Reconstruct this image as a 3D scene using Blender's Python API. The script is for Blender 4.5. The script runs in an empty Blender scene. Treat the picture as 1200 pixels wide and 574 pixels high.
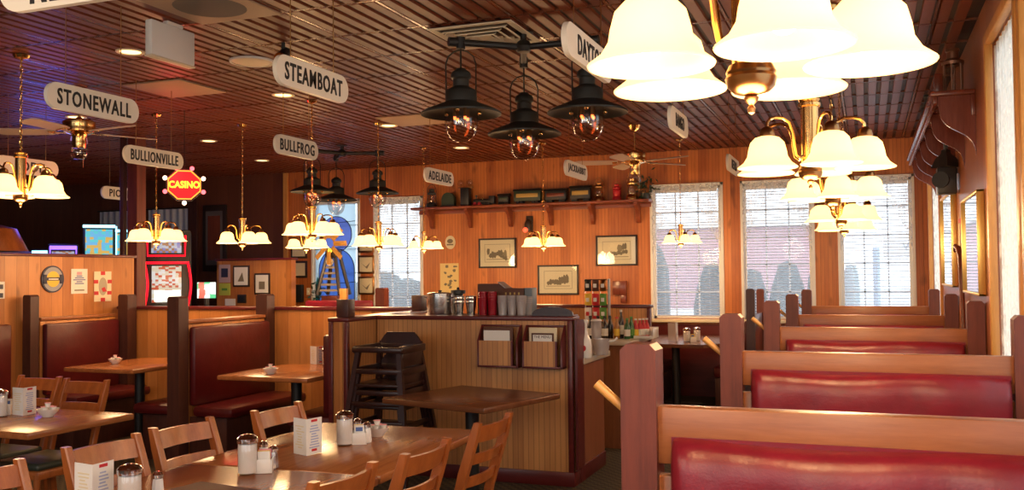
import bpy, bmesh, math, random
from mathutils import Vector, Matrix
random.seed(7)
PI = math.pi
SC = bpy.context.scene
COL = SC.collection

# ------------------------------------------------------------------ camera, world, exposure
FOC = 1089.0
YAW, PITCH, ROLL, EYE = math.radians(20.9), math.radians(1.74), math.radians(-0.57), 1.5
FW = Vector((-math.sin(YAW)*math.cos(PITCH), math.cos(YAW)*math.cos(PITCH), math.sin(PITCH)))
_r0 = Vector((math.cos(YAW), math.sin(YAW), 0)); _u0 = _r0.cross(FW)
RT = math.cos(ROLL)*_r0 + math.sin(ROLL)*_u0
UP = RT.cross(FW)
EYEP = Vector((0, 0, EYE))
camd = bpy.data.cameras.new('camera'); cam = bpy.data.objects.new('camera', camd); COL.objects.link(cam)
camd.sensor_width = 36; camd.lens = FOC/1200*36; camd.clip_start = 0.05; camd.clip_end = 200
cam.matrix_world = Matrix(((RT.x, UP.x, -FW.x, 0), (RT.y, UP.y, -FW.y, 0), (RT.z, UP.z, -FW.z, EYE), (0, 0, 0, 1)))
SC.camera = cam
def ray(x, y): return FW + (x-600)/FOC*RT - (y-287)/FOC*UP          # a direction in the room
def onz(x, y, z): r = ray(x, y); return EYEP + r*((z-EYE)/r.z)
def ony(x, y, Y): r = ray(x, y); return EYEP + r*(Y/r.y)
def onx(x, y, X): r = ray(x, y); return EYEP + r*(X/r.x)
def deep(x, y, D): return EYEP + ray(x, y)*D

SC.view_settings.view_transform = 'Standard'; SC.view_settings.look = 'None'
SC.view_settings.exposure = 0.75; SC.view_settings.gamma = 1.0; SC.view_settings.use_curve_mapping = False
try:
    SC.cycles.sample_clamp_indirect = 4.0
    SC.cycles.max_bounces = 8; SC.cycles.transparent_max_bounces = 24
    SC.cycles.caustics_reflective = False; SC.cycles.caustics_refractive = False
    SC.cycles.use_denoising = True
except Exception: pass
SKY = 1.7
w = bpy.data.worlds.new('sky'); SC.world = w; w.use_nodes = True
bg = w.node_tree.nodes['Background']; bg.inputs[0].default_value = (0.86, 0.94, 1.0, 1); bg.inputs[1].default_value = SKY
CAN_W, CHAND_W, SHADE_E, BULB_E = 26.0, 14.5, 0.80, 5.0             # lamp powers: ceiling cans, chandeliers, shades, bulbs
ROOM_REAR = -3.0                                                    # the dining room goes on behind the camera
XR, YB, ZC = 0.64, 11.3, 2.98                                        # right wall, back wall, ceiling

def portal(loc, rot, sx, sy):
    l = bpy.data.lights.new('window_portal', 'AREA'); l.shape = 'RECTANGLE'; l.size = sx; l.size_y = sy
    l.cycles.is_portal = True
    o = bpy.data.objects.new('window_portal', l); o.location = loc; o.rotation_euler = rot; COL.objects.link(o)
def point(name, loc, power, col, r=0.08):
    l = bpy.data.lights.new(name, 'POINT'); l.energy = power; l.color = col; l.shadow_soft_size = r
    o = bpy.data.objects.new(name, l); o.location = loc; COL.objects.link(o); return o
WARM = (1.0, 0.62, 0.30)

# ------------------------------------------------------------------ materials
MATS = {}
def mat(name, col, rough=0.5, metal=0.0, emit=None, es=0.0, spec=0.5, alpha=1.0, trans=0.0, coat=0.0):
    m = bpy.data.materials.new(name); m.use_nodes = True; p = m.node_tree.nodes['Principled BSDF']
    p.inputs['Base Color'].default_value = (*col, 1); p.inputs['Roughness'].default_value = rough
    p.inputs['Metallic'].default_value = metal; p.inputs['Specular IOR Level'].default_value = spec
    p.inputs['Alpha'].default_value = alpha; p.inputs['Transmission Weight'].default_value = trans
    p.inputs['Coat Weight'].default_value = coat
    if emit: p.inputs['Emission Color'].default_value = (*emit, 1); p.inputs['Emission Strength'].default_value = es
    MATS[name] = m; return m
class NT:
    def __init__(s, m): s.t = m.node_tree; s.n = s.t.nodes; s.p = s.n.get('Principled BSDF')
    def new(s, typ, **kw):
        n = s.n.new(typ)
        for k, v in kw.items(): setattr(n, k, v)
        return n
    def link(s, a, b): s.t.links.new(a, b)
    def math(s, op, a, b=None, c=None):
        n = s.new('ShaderNodeMath', operation=op)
        for i, v in enumerate((a, b, c)):
            if v is None: continue
            if isinstance(v, (int, float)): n.inputs[i].default_value = v
            else: s.link(v, n.inputs[i])
        return n.outputs[0]
    def mix(s, f, a, b):
        n = s.new('ShaderNodeMix', data_type='RGBA')
        for sock, v in ((n.inputs[0], f), (n.inputs[6], a), (n.inputs[7], b)):
            if isinstance(v, tuple): sock.default_value = (*v, 1)
            elif isinstance(v, (int, float)): sock.default_value = v
            else: s.link(v, sock)
        return n.outputs[2]
    def noise(s, vec, scale, detail=3, rough=0.5):
        n = s.new('ShaderNodeTexNoise'); n.inputs['Scale'].default_value = scale
        n.inputs['Detail'].default_value = detail; n.inputs['Roughness'].default_value = rough
        s.link(vec, n.inputs['Vector']); return n.outputs['Fac']
    def coords(s, sc=(1, 1, 1), kind='Object'):
        tc = s.new('ShaderNodeTexCoord'); mp = s.new('ShaderNodeMapping'); mp.inputs['Scale'].default_value = sc
        s.link(tc.outputs[kind], mp.inputs['Vector']); return mp.outputs['Vector']
    def ramp(s, f, lo, hi):
        n = s.new('ShaderNodeMapRange'); n.inputs[1].default_value = lo; n.inputs[2].default_value = hi; s.link(f, n.inputs[0]); return n.outputs[0]
    def bump(s, h, strength=0.3, dist=0.01):
        b = s.new('ShaderNodeBump'); b.inputs['Strength'].default_value = strength; b.inputs['Distance'].default_value = dist
        s.link(h, b.inputs['Height']); s.link(b.outputs[0], s.p.inputs['Normal'])
def wood(name, col, dark, rough=0.4, grain='x', scale=1.0, coat=0.0):
    m = mat(name, col, rough, coat=coat); t = NT(m)
    st = {'x': (1.2, 14, 14), 'y': (14, 1.2, 14), 'z': (14, 14, 1.2)}[grain]
    v = t.coords(tuple(a*scale for a in st))
    a = t.noise(v, 1.6, 5, 0.6); b = t.noise(v, 9, 3, 0.7)
    f = t.math('ADD', t.math('MULTIPLY', a, 0.75), t.math('MULTIPLY', b, 0.35))
    t.link(t.mix(t.ramp(f, 0.35, 0.75), dark, col), t.p.inputs['Base Color'])
    t.bump(b, 0.06, 0.004); return m
def beadboard(name, col, dark, axis='x', bead=0.042, board=0.126, rough=0.42, groove=0.10, knots=True):
    """boards standing side by side along AXIS with a narrow bead cut between the strips"""
    m = mat(name, col, rough); t = NT(m)
    tc = t.new('ShaderNodeTexCoord'); sx = t.new('ShaderNodeSeparateXYZ'); t.link(tc.outputs['Object'], sx.inputs[0])
    u = sx.outputs[{'x': 0, 'y': 1}[axis]]
    idn = t.math('FLOOR', t.math('DIVIDE', u, board))
    wn = t.new('ShaderNodeTexWhiteNoise', noise_dimensions='1D'); t.link(idn, wn.inputs['W'])
    cm = t.new('ShaderNodeCombineXYZ'); t.link(t.math('ADD', t.math('MULTIPLY', u, 14), t.math('MULTIPLY', idn, 7.3)), cm.inputs[0])
    t.link(t.math('MULTIPLY', sx.outputs[2], 1.5), cm.inputs[2]); t.link(t.math('MULTIPLY', idn, 3.1), cm.inputs[1])
    g = t.noise(cm.outputs[0], 1.8, 5, 0.6)
    f = t.math('ADD', t.math('MULTIPLY', g, 0.9), t.math('MULTIPLY', wn.outputs[0], 0.60))
    c = t.mix(t.ramp(f, 0.30, 1.08), dark, col)
    if knots:
        km = t.new('ShaderNodeCombineXYZ'); t.link(t.math('MULTIPLY', u, 9), km.inputs[0]); t.link(t.math('MULTIPLY', sx.outputs[2], 3.2), km.inputs[2]); t.link(t.math('MULTIPLY', idn, 5.7), km.inputs[1])
        kn = t.noise(km.outputs[0], 1.0, 1)
        c = t.mix(t.math('MULTIPLY', t.ramp(kn, 0.68, 0.80), 0.75), c, tuple(x*0.35 for x in dark))
    fr = t.math('FRACT', t.math('DIVIDE', u, bead))
    gm = t.math('LESS_THAN', fr, groove)
    t.link(t.mix(t.math('MULTIPLY', gm, 0.6), c, tuple(x*0.4 for x in dark)), t.p.inputs['Base Color'])
    t.bump(t.math('SUBTRACT', 1.0, gm), 0.5, 0.004); return m

PINE = beadboard('pine_beadboard', (0.62, 0.20, 0.042), (0.36, 0.09, 0.018), 'x', rough=0.45)
PINEY = beadboard('pine_boards_along_depth', (0.60, 0.25, 0.075), (0.38, 0.13, 0.03), 'y', bead=0.126, board=0.126, groove=0.03)
PINEX = beadboard('pine_boards', (0.60, 0.25, 0.075), (0.38, 0.13, 0.03), 'x', bead=0.126, board=0.126, groove=0.03)
OAKB = beadboard('oak_beadboard', (0.62, 0.30, 0.105), (0.42, 0.18, 0.06), 'x', bead=0.04, board=0.08, rough=0.4, groove=0.12, knots=False)
OAKBY = beadboard('oak_beadboard_along_depth', (0.62, 0.30, 0.105), (0.42, 0.18, 0.06), 'y', bead=0.04, board=0.08, rough=0.4, groove=0.12, knots=False)
PANEL = beadboard('cherry_wall_panel', (0.36, 0.115, 0.042), (0.24, 0.065, 0.022), 'y', bead=0.30, board=0.30, groove=0.01, rough=0.3, knots=False)
RAIL = wood('bench_rail_wood', (0.37, 0.135, 0.050), (0.23, 0.075, 0.026), 0.32, 'x')
POST = wood('post_wood', (0.185, 0.040, 0.023), (0.085, 0.018, 0.012), 0.45, 'z')
DPOST = wood('dark_post_wood', (0.085, 0.028, 0.02), (0.04, 0.012, 0.01), 0.4, 'z')
TRIM = wood('maroon_trim', (0.14, 0.018, 0.018), (0.08, 0.010, 0.010), 0.32, 'x')
GOLDW = wood('golden_wood', (0.72, 0.36, 0.10), (0.52, 0.22, 0.05), 0.35, 'z')
CHAIRW = wood('chair_wood', (0.46, 0.135, 0.032), (0.28, 0.072, 0.017), 0.3, 'z')
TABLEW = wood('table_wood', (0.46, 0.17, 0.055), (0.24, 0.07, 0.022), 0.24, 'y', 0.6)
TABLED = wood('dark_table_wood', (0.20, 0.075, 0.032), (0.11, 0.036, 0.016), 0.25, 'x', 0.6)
CHERRY = wood('cherry_wood', (0.22, 0.055, 0.03), (0.12, 0.024, 0.014), 0.25, 'z')
HIGHW = wood('high_chair_wood', (0.045, 0.014, 0.011), (0.022, 0.008, 0.007), 0.3, 'z')
SHELFW = wood('shelf_wood', (0.30, 0.075, 0.03), (0.18, 0.04, 0.018), 0.35, 'x')
BLACK = mat('black_metal', (0.012, 0.012, 0.013), 0.45)
LAMPB = mat('lamp_black_enamel', (0.018, 0.020, 0.019), 0.55)
BRASS = mat('brass', (0.75, 0.46, 0.17), 0.2, 1.0)
DBRASS = mat('antique_brass', (0.36, 0.18, 0.07), 0.28, 1.0)
CHROME = mat('chrome', (0.75, 0.75, 0.76), 0.12, 1.0)
STEEL = mat('steel', (0.55, 0.53, 0.50), 0.24, 1.0)
WHITE = mat('white_paint', (0.80, 0.79, 0.76), 0.5)
CREAM = mat('cream_paint', (0.78, 0.68, 0.50), 0.5)
SIGNW = mat('sign_white', (0.88, 0.83, 0.72), 0.45)
INK = mat('black_paint', (0.012, 0.012, 0.014), 0.5)
PAPER = mat('paper', (0.80, 0.79, 0.76), 0.7)
MATT = mat('aged_print_paper', (0.74, 0.66, 0.46), 0.75)
PRINT = mat('grey_print_ink', (0.20, 0.17, 0.12), 0.8)
CERAM = mat('white_ceramic', (0.82, 0.80, 0.76), 0.2)
SUGAR = mat('white_sugar', (0.86, 0.85, 0.83), 0.85)
PINK = mat('pink_packet', (0.85, 0.36, 0.42), 0.6)
REDP = mat('red_print', (0.55, 0.02, 0.03), 0.5)
YEL = mat('yellow_print', (0.80, 0.55, 0.06), 0.55)
GREEN = mat('green_print', (0.10, 0.30, 0.05), 0.55)
BLUE = mat('blue_print', (0.10, 0.16, 0.42), 0.55)
NAVY = mat('navy_print', (0.02, 0.025, 0.07), 0.5)
SEATD = mat('dark_green_vinyl', (0.035, 0.04, 0.028), 0.4)
LAMIN = mat('cream_laminate', (0.62, 0.54, 0.44), 0.3)
GOLD = mat('gold_frame', (0.80, 0.54, 0.16), 0.32, 0.7)
MIRR = mat('mirror_silver', (0.86, 0.88, 0.90), 0.02, 1.0)
FRAMEB = mat('dark_frame', (0.03, 0.018, 0.014), 0.4)
BROWNB = mat('brown_card', (0.10, 0.035, 0.02), 0.6)
REDCUP = mat('red_plastic_cup', (0.30, 0.008, 0.02), 0.15)
BLADE = mat('fan_blade', (0.62, 0.47, 0.38), 0.4)
FILAM = mat('filament', (1, 0.3, 0.1), 0.5, emit=(1.0, 0.12, 0.02), es=4)
BULB = mat('glowing_bulb', (1, 0.9, 0.75), 0.5, emit=(1.0, 0.78, 0.48), es=BULB_E)
CANL = mat('can_light', (1, 0.9, 0.7), 0.5, emit=(1.0, 0.60, 0.24), es=2.0)
def sheer(name, col, share):
    m = mat(name, col, 0.6); t = NT(m); a = t.new('ShaderNodeBsdfDiffuse'); a.inputs[0].default_value = (*col, 1); b = t.new('ShaderNodeBsdfTranslucent'); b.inputs[0].default_value = (*col, 1)
    x = t.new('ShaderNodeMixShader'); x.inputs[0].default_value = share; t.link(a.outputs[0], x.inputs[1]); t.link(b.outputs[0], x.inputs[2]); t.link(x.outputs[0], t.n['Material Output'].inputs['Surface']); return m
BLINDM = sheer('blind_slat', (0.90, 0.92, 0.94), 0.6)
VINYL_W = sheer('white_window_vinyl', (0.90, 0.92, 0.94), 0.75)
GRASS = mat('outdoor_paving', (0.60, 0.61, 0.62), 0.9)
def vinyl(name, col):
    m = mat(name, col, 0.34); t = NT(m); v = t.coords((1, 1, 1))
    a = t.noise(v, 9, 3); b = t.noise(v, 160, 2); h = t.math('ADD', a, t.math('MULTIPLY', b, 0.12))
    t.link(t.mix(t.ramp(a, 0.3, 0.75), tuple(x*0.82 for x in col), tuple(min(1, x*1.15) for x in col)), t.p.inputs['Base Color'])
    t.bump(h, 0.18, 0.02); return m
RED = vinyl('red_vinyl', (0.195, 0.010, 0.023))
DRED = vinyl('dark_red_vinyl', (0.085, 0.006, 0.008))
def glass(name, tint=(1, 1, 1), refl=0.10, rough=0.02):
    m = mat(name, tint, rough); t = NT(m); out = t.n['Material Output']
    tr = t.new('ShaderNodeBsdfTransparent'); tr.inputs[0].default_value = (*tint, 1)
    gl = t.new('ShaderNodeBsdfGlossy'); gl.inputs['Roughness'].default_value = rough
    fr = t.new('ShaderNodeLayerWeight'); fr.inputs['Blend'].default_value = 0.5
    mx = t.new('ShaderNodeMixShader'); t.link(t.math('ADD', t.math('MULTIPLY', t.math('POWER', fr.outputs['Facing'], 4.0), 0.55), refl), mx.inputs[0])
    t.link(tr.outputs[0], mx.inputs[1]); t.link(gl.outputs[0], mx.inputs[2]); t.link(mx.outputs[0], out.inputs['Surface']); return m
PANE = glass('window_glass', (0.97, 0.985, 1.0), 0.02)
HAZED = glass('hazed_window_glass', (0.97, 0.985, 1.0), 0.01)                    # translucent white mixed in as a pale haze of glare
_t = NT(HAZED); _o = _t.n['Material Output']; _s = _o.inputs['Surface'].links[0].from_socket
_tl = _t.new('ShaderNodeBsdfTranslucent'); _tl.inputs[0].default_value = (0.92, 0.95, 1.0, 1); _x = _t.new('ShaderNodeMixShader'); _x.inputs[0].default_value = 0.20
_t.link(_s, _x.inputs[1]); _t.link(_tl.outputs[0], _x.inputs[2]); _t.link(_x.outputs[0], _o.inputs['Surface'])
CLEAR = glass('clear_glass', (0.92, 0.90, 0.88), 0.10, 0.04)
GLOBE = glass('lantern_globe_glass', (0.88, 0.85, 0.82), 0.15, 0.10)
CUP = glass('clear_plastic', (0.86, 0.84, 0.84), 0.12, 0.15)
_t = NT(CUP); _o = _t.n['Material Output']; _s = _o.inputs['Surface'].links[0].from_socket
_tl = _t.new('ShaderNodeBsdfDiffuse'); _tl.inputs[0].default_value = (0.80, 0.76, 0.77, 1); _x = _t.new('ShaderNodeMixShader'); _x.inputs[0].default_value = 0.32
_t.link(_s, _x.inputs[1]); _t.link(_tl.outputs[0], _x.inputs[2]); _t.link(_x.outputs[0], _o.inputs['Surface'])
BOTTLE = glass('dark_bottle_glass', (0.10, 0.07, 0.04), 0.05, 0.03)
def shade_glass():
    m = mat('frosted_shade_glass', (0.95, 0.85, 0.65), 0.4); t = NT(m); out = t.n['Material Output']
    tl = t.new('ShaderNodeBsdfTranslucent'); tl.inputs[0].default_value = (0.95, 0.78, 0.48, 1)
    df = t.new('ShaderNodeBsdfDiffuse'); df.inputs[0].default_value = (0.95, 0.84, 0.62, 1)
    mx = t.new('ShaderNodeMixShader'); mx.inputs[0].default_value = 0.45
    t.link(df.outputs[0], mx.inputs[1]); t.link(tl.outputs[0], mx.inputs[2])
    em = t.new('ShaderNodeEmission'); em.inputs[0].default_value = (1.0, 0.66, 0.26, 1); em.inputs[1].default_value = SHADE_E
    ad = t.new('ShaderNodeAddShader'); t.link(mx.outputs[0], ad.inputs[0]); t.link(em.outputs[0], ad.inputs[1])
    t.link(ad.outputs[0], out.inputs['Surface']); return m
SHADE = shade_glass()
def lace(name, col, dens, scale):
    m = mat(name, col, 0.8); t = NT(m); out = t.n['Material Output']; v = t.coords((1, 1, 1))
    vo = t.new('ShaderNodeTexVoronoi'); vo.inputs['Scale'].default_value = scale; t.link(v, vo.inputs['Vector'])
    nz = t.noise(v, scale*0.28, 2)
    f = t.math('ADD', t.math('MULTIPLY', t.ramp(nz, 0.46, 0.56), 0.42), t.math('MULTIPLY', t.math('LESS_THAN', vo.outputs['Distance'], 0.35), 0.12))
    f = t.math('ADD', f, dens)
    tl = t.new('ShaderNodeBsdfTranslucent'); tl.inputs[0].default_value = (*col, 1)
    df = t.new('ShaderNodeBsdfDiffuse'); df.inputs[0].default_value = (*col, 1)
    m1 = t.new('ShaderNodeMixShader'); m1.inputs[0].default_value = 0.5; t.link(df.outputs[0], m1.inputs[1]); t.link(tl.outputs[0], m1.inputs[2])
    tr = t.new('ShaderNodeBsdfTransparent'); m2 = t.new('ShaderNodeMixShader'); t.link(f, m2.inputs[0])
    t.link(tr.outputs[0], m2.inputs[1]); t.link(m1.outputs[0], m2.inputs[2]); t.link(m2.outputs[0], out.inputs['Surface']); return m
LACE = lace('white_lace', (0.86, 0.86, 0.86), 0.12, 40)
LACEC = lace('cream_lace', (0.88, 0.84, 0.74), 0.42, 26)
def carpet():
    m = mat('patterned_carpet', (0.03, 0.02, 0.012), 0.95); t = NT(m); v = t.coords((1, 1, 1))
    ck = t.new('ShaderNodeTexChecker'); ck.inputs['Scale'].default_value = 26; t.link(v, ck.inputs['Vector'])
    n = t.noise(v, 60, 2)
    c = t.mix(ck.outputs['Fac'], (0.030, 0.018, 0.010), (0.085, 0.06, 0.028)); t.link(t.mix(t.math('MULTIPLY', n, 0.5), c, (0.02, 0.014, 0.01)), t.p.inputs['Base Color'])
    t.bump(n, 0.4, 0.01); return m
CARPET = carpet()
CEILM = mat('ceiling_rib', (0.165, 0.036, 0.014), 0.42, spec=0.22)
CEILG = mat('ceiling_groove', (0.026, 0.007, 0.005), 0.6)
TBAR = mat('ceiling_bar', (0.16, 0.055, 0.03), 0.25, 0.2)
WALLD = beadboard('dim_toned_wood_wall', (0.16, 0.05, 0.022), (0.09, 0.025, 0.012), 'x', bead=0.2, board=0.2, groove=0.03, knots=False)  # weak light at the far left put into a darker wood tone
def emis(name, col, s):
    return mat(name, tuple(min(1, c) for c in col), 0.4, emit=col, es=s)
NEONR = emis('red_neon', (1.0, 0.003, 0.018), 1.0)
NEONB = emis('blue_neon', (0.10, 0.35, 1.0), 2.6)
NEONC = emis('cyan_neon', (0.35, 0.85, 1.0), 1.6)
NEONV = emis('violet_neon', (0.25, 0.12, 0.9), 1.4)
BULBW = emis('white_bulb', (1.0, 0.72, 0.5), 2.6)
BULBR = emis('pink_bulb', (1.0, 0.10, 0.12), 2.2)
CASR = emis('red_sign_face', (1.0, 0.008, 0.015), 0.50)
CASY = emis('yellow_letters', (1.0, 0.62, 0.03), 1.3)
def screen(name, cols, sx, sz, s):
    m = mat(name, (0.02, 0.02, 0.02), 0.3); t = NT(m); v = t.coords((sx, 1, sz))
    vo = t.new('ShaderNodeTexVoronoi', distance='CHEBYCHEV'); vo.inputs['Scale'].default_value = 1; vo.inputs['Randomness'].default_value = 0.35; t.link(v, vo.inputs['Vector'])
    sp = t.new('ShaderNodeSeparateXYZ'); t.link(vo.outputs['Color'], sp.inputs[0])
    c = t.mix(t.math('GREATER_THAN', sp.outputs[0], 0.5), cols[0], cols[1]); c = t.mix(t.math('GREATER_THAN', sp.outputs[1], 0.62), c, cols[2])
    t.link(c, t.p.inputs['Emission Color']); t.p.inputs['Emission Strength'].default_value = s; return m
SCR1 = screen('slot_screen_reels', ((0.9, 0.75, 0.55), (0.75, 0.12, 0.05), (0.95, 0.9, 0.85)), 30, 46, 0.45)
SCR2 = screen('slot_screen_blue', ((0.15, 0.55, 0.9), (0.1, 0.7, 0.75), (0.8, 0.5, 0.1)), 24, 30, 0.5)
SCR3 = screen('slot_screen_violet', ((0.35, 0.35, 0.8), (0.6, 0.25, 0.1), (0.7, 0.75, 0.9)), 34, 36, 0.35)
SCR4 = screen('slot_screen_green', ((0.1, 0.6, 0.25), (0.8, 0.85, 0.8), (0.7, 0.15, 0.1)), 16, 16, 0.8)

# ------------------------------------------------------------------ shape helpers
class MB:
    """collects shapes into one mesh"""
    def __init__(s): s.bm = bmesh.new()
    def box(s, c, d, bev=0.0, rot=None, seg=2):
        M = Matrix.Translation(Vector(c)) @ (rot.to_4x4() if rot else Matrix()) @ Matrix.Diagonal((d[0], d[1], d[2], 1))
        r = bmesh.ops.create_cube(s.bm, size=1, matrix=M)
        if bev > 0:
            es = list({e for v in r['verts'] for e in v.link_edges})
            bmesh.ops.bevel(s.bm, geom=es, offset=min(bev, min(d)*0.45), segments=seg, affect='EDGES', profile=0.5)
        return s
    def span(s, a, b, bev=0.0): return s.box([(a[i]+b[i])/2 for i in range(3)], [abs(b[i]-a[i]) for i in range(3)], bev)
    def lathe(s, prof, o=(0, 0, 0), n=20, rot=None):
        rings = []
        R = rot or Matrix.Identity(3); o = Vector(o)
        for r, z in prof:
            if r < 1e-5: rings.append([s.bm.verts.new(o + R @ Vector((0, 0, z)))])
            else: rings.append([s.bm.verts.new(o + R @ Vector((r*math.cos(2*PI*k/n), r*math.sin(2*PI*k/n), z))) for k in range(n)])
        for A, B in zip(rings, rings[1:]):
            for k in range(n):
                q = [A[k % len(A)], A[(k+1) % len(A)], B[(k+1) % len(B)], B[k % len(B)]]
                u = []
                for v in q:
                    if v not in u: u.append(v)
                if len(u) > 2: s.bm.faces.new(u)
        return s
    def tube(s, pts, r, n=8, cap=True):
        pts = [Vector(p) for p in pts]; rad = r if isinstance(r, (list, tuple)) else [r]*len(pts)
        t0 = (pts[1]-pts[0]).normalized(); a = Vector((0, 0, 1)) if abs(t0.z) < 0.9 else Vector((1, 0, 0))
        u = t0.cross(a).normalized(); rings = []
        for i, p in enumerate(pts):
            t = (pts[min(i+1, len(pts)-1)] - pts[max(i-1, 0)]).normalized()
            u = (u - t*u.dot(t)).normalized(); v = t.cross(u)
            rings.append([s.bm.verts.new(p + rad[i]*(math.cos(2*PI*k/n)*u + math.sin(2*PI*k/n)*v)) for k in range(n)])
        for A, B in zip(rings, rings[1:]):
            for k in range(n): s.bm.faces.new((A[k], A[(k+1) % n], B[(k+1) % n], B[k]))
        if cap: s.bm.faces.new(rings[0][::-1]); s.bm.faces.new(rings[-1])
        return s
    def cyl(s, a, b, r0, r1=None, n=14): return s.tube([a, b], [r0, r0 if r1 is None else r1], n)
    def prism(s, pts, axis, a, b):
        f = {'x': lambda p, q: (q, p[0], p[1]), 'y': lambda p, q: (p[0], q, p[1]), 'z': lambda p, q: (p[0], p[1], q)}[axis]
        A = [s.bm.verts.new(f(p, a)) for p in pts]; B = [s.bm.verts.new(f(p, b)) for p in pts]; n = len(pts)
        s.bm.faces.new(A[::-1]); s.bm.faces.new(B)
        for k in range(n): s.bm.faces.new((A[k], A[(k+1) % n], B[(k+1) % n], B[k]))
        return s
    def ball(s, c, r, sc=(1, 1, 1), n=12):
        bmesh.ops.create_uvsphere(s.bm, u_segments=n, v_segments=max(6, n*2//3), radius=r, matrix=Matrix.Translation(Vector(c)) @ Matrix.Diagonal((*sc, 1))); return s
    def grid(s, f, nu, nv):
        V = [[s.bm.verts.new(f(i/nu, j/nv)) for i in range(nu+1)] for j in range(nv+1)]
        for j in range(nv):
            for i in range(nu): s.bm.faces.new((V[j][i], V[j][i+1], V[j+1][i+1], V[j+1][i]))
        return s
    def mesh(s, name, m, smooth=True, angle=38):
        bmesh.ops.recalc_face_normals(s.bm, faces=s.bm.faces)
        me = bpy.data.meshes.new(name); s.bm.to_mesh(me); s.bm.free()
        me.materials.append(m)
        if smooth and me.polygons:
            me.polygons.foreach_set('use_smooth', [True]*len(me.polygons)); me.set_sharp_from_angle(angle=math.radians(angle))
        return me
def obj(name, mb, m, parent=None, label=None, smooth=True, loc=None, rotz=None):
    o = bpy.data.objects.new(name, mb.mesh(name, m, smooth) if isinstance(mb, MB) else mb); COL.objects.link(o)
    if parent: o.parent = parent
    if label: o['label'] = label
    if loc is not None: o.location = loc
    if rotz: o.rotation_euler.z = rotz
    return o
def tag(o, label, cat, group=None):
    o['label'] = label; o['category'] = cat
    if group: o['group'] = group
    return o
def thing(name, label, cat, loc=(0, 0, 0), rotz=0, group=None):
    o = bpy.data.objects.new(name, None); COL.objects.link(o); o.location = loc; o.rotation_euler = (0, 0, rotz); o.empty_display_size = 0.1
    return tag(o, label, cat, group)
def struct(name, mb, m, parent=None, smooth=False):
    o = obj(name, mb, m, parent, smooth=smooth)
    if parent is None: o['kind'] = 'structure'
    return o
def dup(root, loc=None, rotz=None, label=None, scale=None, group=None):
    def cp(o, par):
        c = o.copy(); COL.objects.link(c)
        if par: c.parent = par
        for ch in list(o.children): cp(ch, c)
        return c
    r = cp(root, None)
    if loc is not None: r.location = loc
    if rotz is not None: r.rotation_euler.z = rotz
    if scale: r.scale = (scale,)*3
    if label: r['label'] = label
    if group: r['group'] = group
    return r
FACE_X = Matrix(((0, 0, 1, 0), (1, 0, 0, 0), (0, 1, 0, 0), (0, 0, 0, 1)))       # text read from +X
FACE_NY = Matrix(((1, 0, 0, 0), (0, 0, -1, 0), (0, 1, 0, 0), (0, 0, 0, 1)))     # text read from -Y
def text(s, size, M, m, parent, name='lettering', bold=0.0, sx=1.0, ext=0.002, space=1.0):
    cu = bpy.data.curves.new('t', 'FONT'); cu.body = s; cu.size = size; cu.align_x = 'CENTER'; cu.align_y = 'CENTER'
    cu.extrude = ext; cu.offset = bold; cu.space_character = space; cu.resolution_u = 3
    o = bpy.data.objects.new('t', cu); COL.objects.link(o)
    me = bpy.data.meshes.new_from_object(o.evaluated_get(bpy.context.evaluated_depsgraph_get()))
    bpy.data.objects.remove(o); bpy.data.curves.remove(cu)
    me.transform(M @ Matrix.Diagonal((sx, 1, 1, 1))); me.materials.clear(); me.materials.append(m)
    return obj(name, me, m, parent)
def at(M, x, y, z): return Matrix.Translation((x, y, z)) @ M
def arc(cx, cy, r, a0, a1, n): return [(cx + r*math.cos(a0+(a1-a0)*k/n), cy + r*math.sin(a0+(a1-a0)*k/n)) for k in range(n+1)]

# ------------------------------------------------------------------ the room
XL = -13.5; YF = 13.2
struct('floor', MB().span((XL, ROOM_REAR, -0.1), (XR+0.12, YF, 0)), CARPET)
# ceiling: a dark plate with ribs running away from the camera, laid in square panels between narrow bars
struct('ceiling', MB().span((XL, ROOM_REAR, ZC+0.010), (XR+0.12, YF, ZC+0.12)), CEILG)
T = 0.57; X0 = -3.02; Y0 = 4.95
gx = [X0+T*k for k in range(-19, 8) if XL < X0+T*k < XR]; gy = [Y0+T*k for k in range(-16, 16) if ROOM_REAR < Y0+T*k < YF]
mb = MB()
nrib = 6; pr = T/nrib
edges = [ROOM_REAR]+gy+[YF]
for k in range(int((XL-X0)/pr)+1, int((XR-X0)/pr)+1):
    x = X0+pr*(k+0.5)
    if x+0.02 > XR or x-0.02 < XL: continue
    for ya, yb in zip(edges, edges[1:]):
        mb.prism([(x-0.033, ZC+0.010), (x-0.029, ZC-0.006), (x+0.029, ZC-0.006), (x+0.033, ZC+0.010)], 'y', ya+0.016, yb-0.016)
c = struct('ceiling_rib', mb, CEILM); c['kind'] = 'structure'
mb = MB()
for x in gx: mb.box((x, (ROOM_REAR+YF)/2, ZC+0.002), (0.016, YF-ROOM_REAR, 0.014))
for y in gy: mb.box(((XL+XR)/2, y, ZC+0.002), (XR-XL, 0.010, 0.014))
c = struct('ceiling_bar', mb, TBAR)

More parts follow.
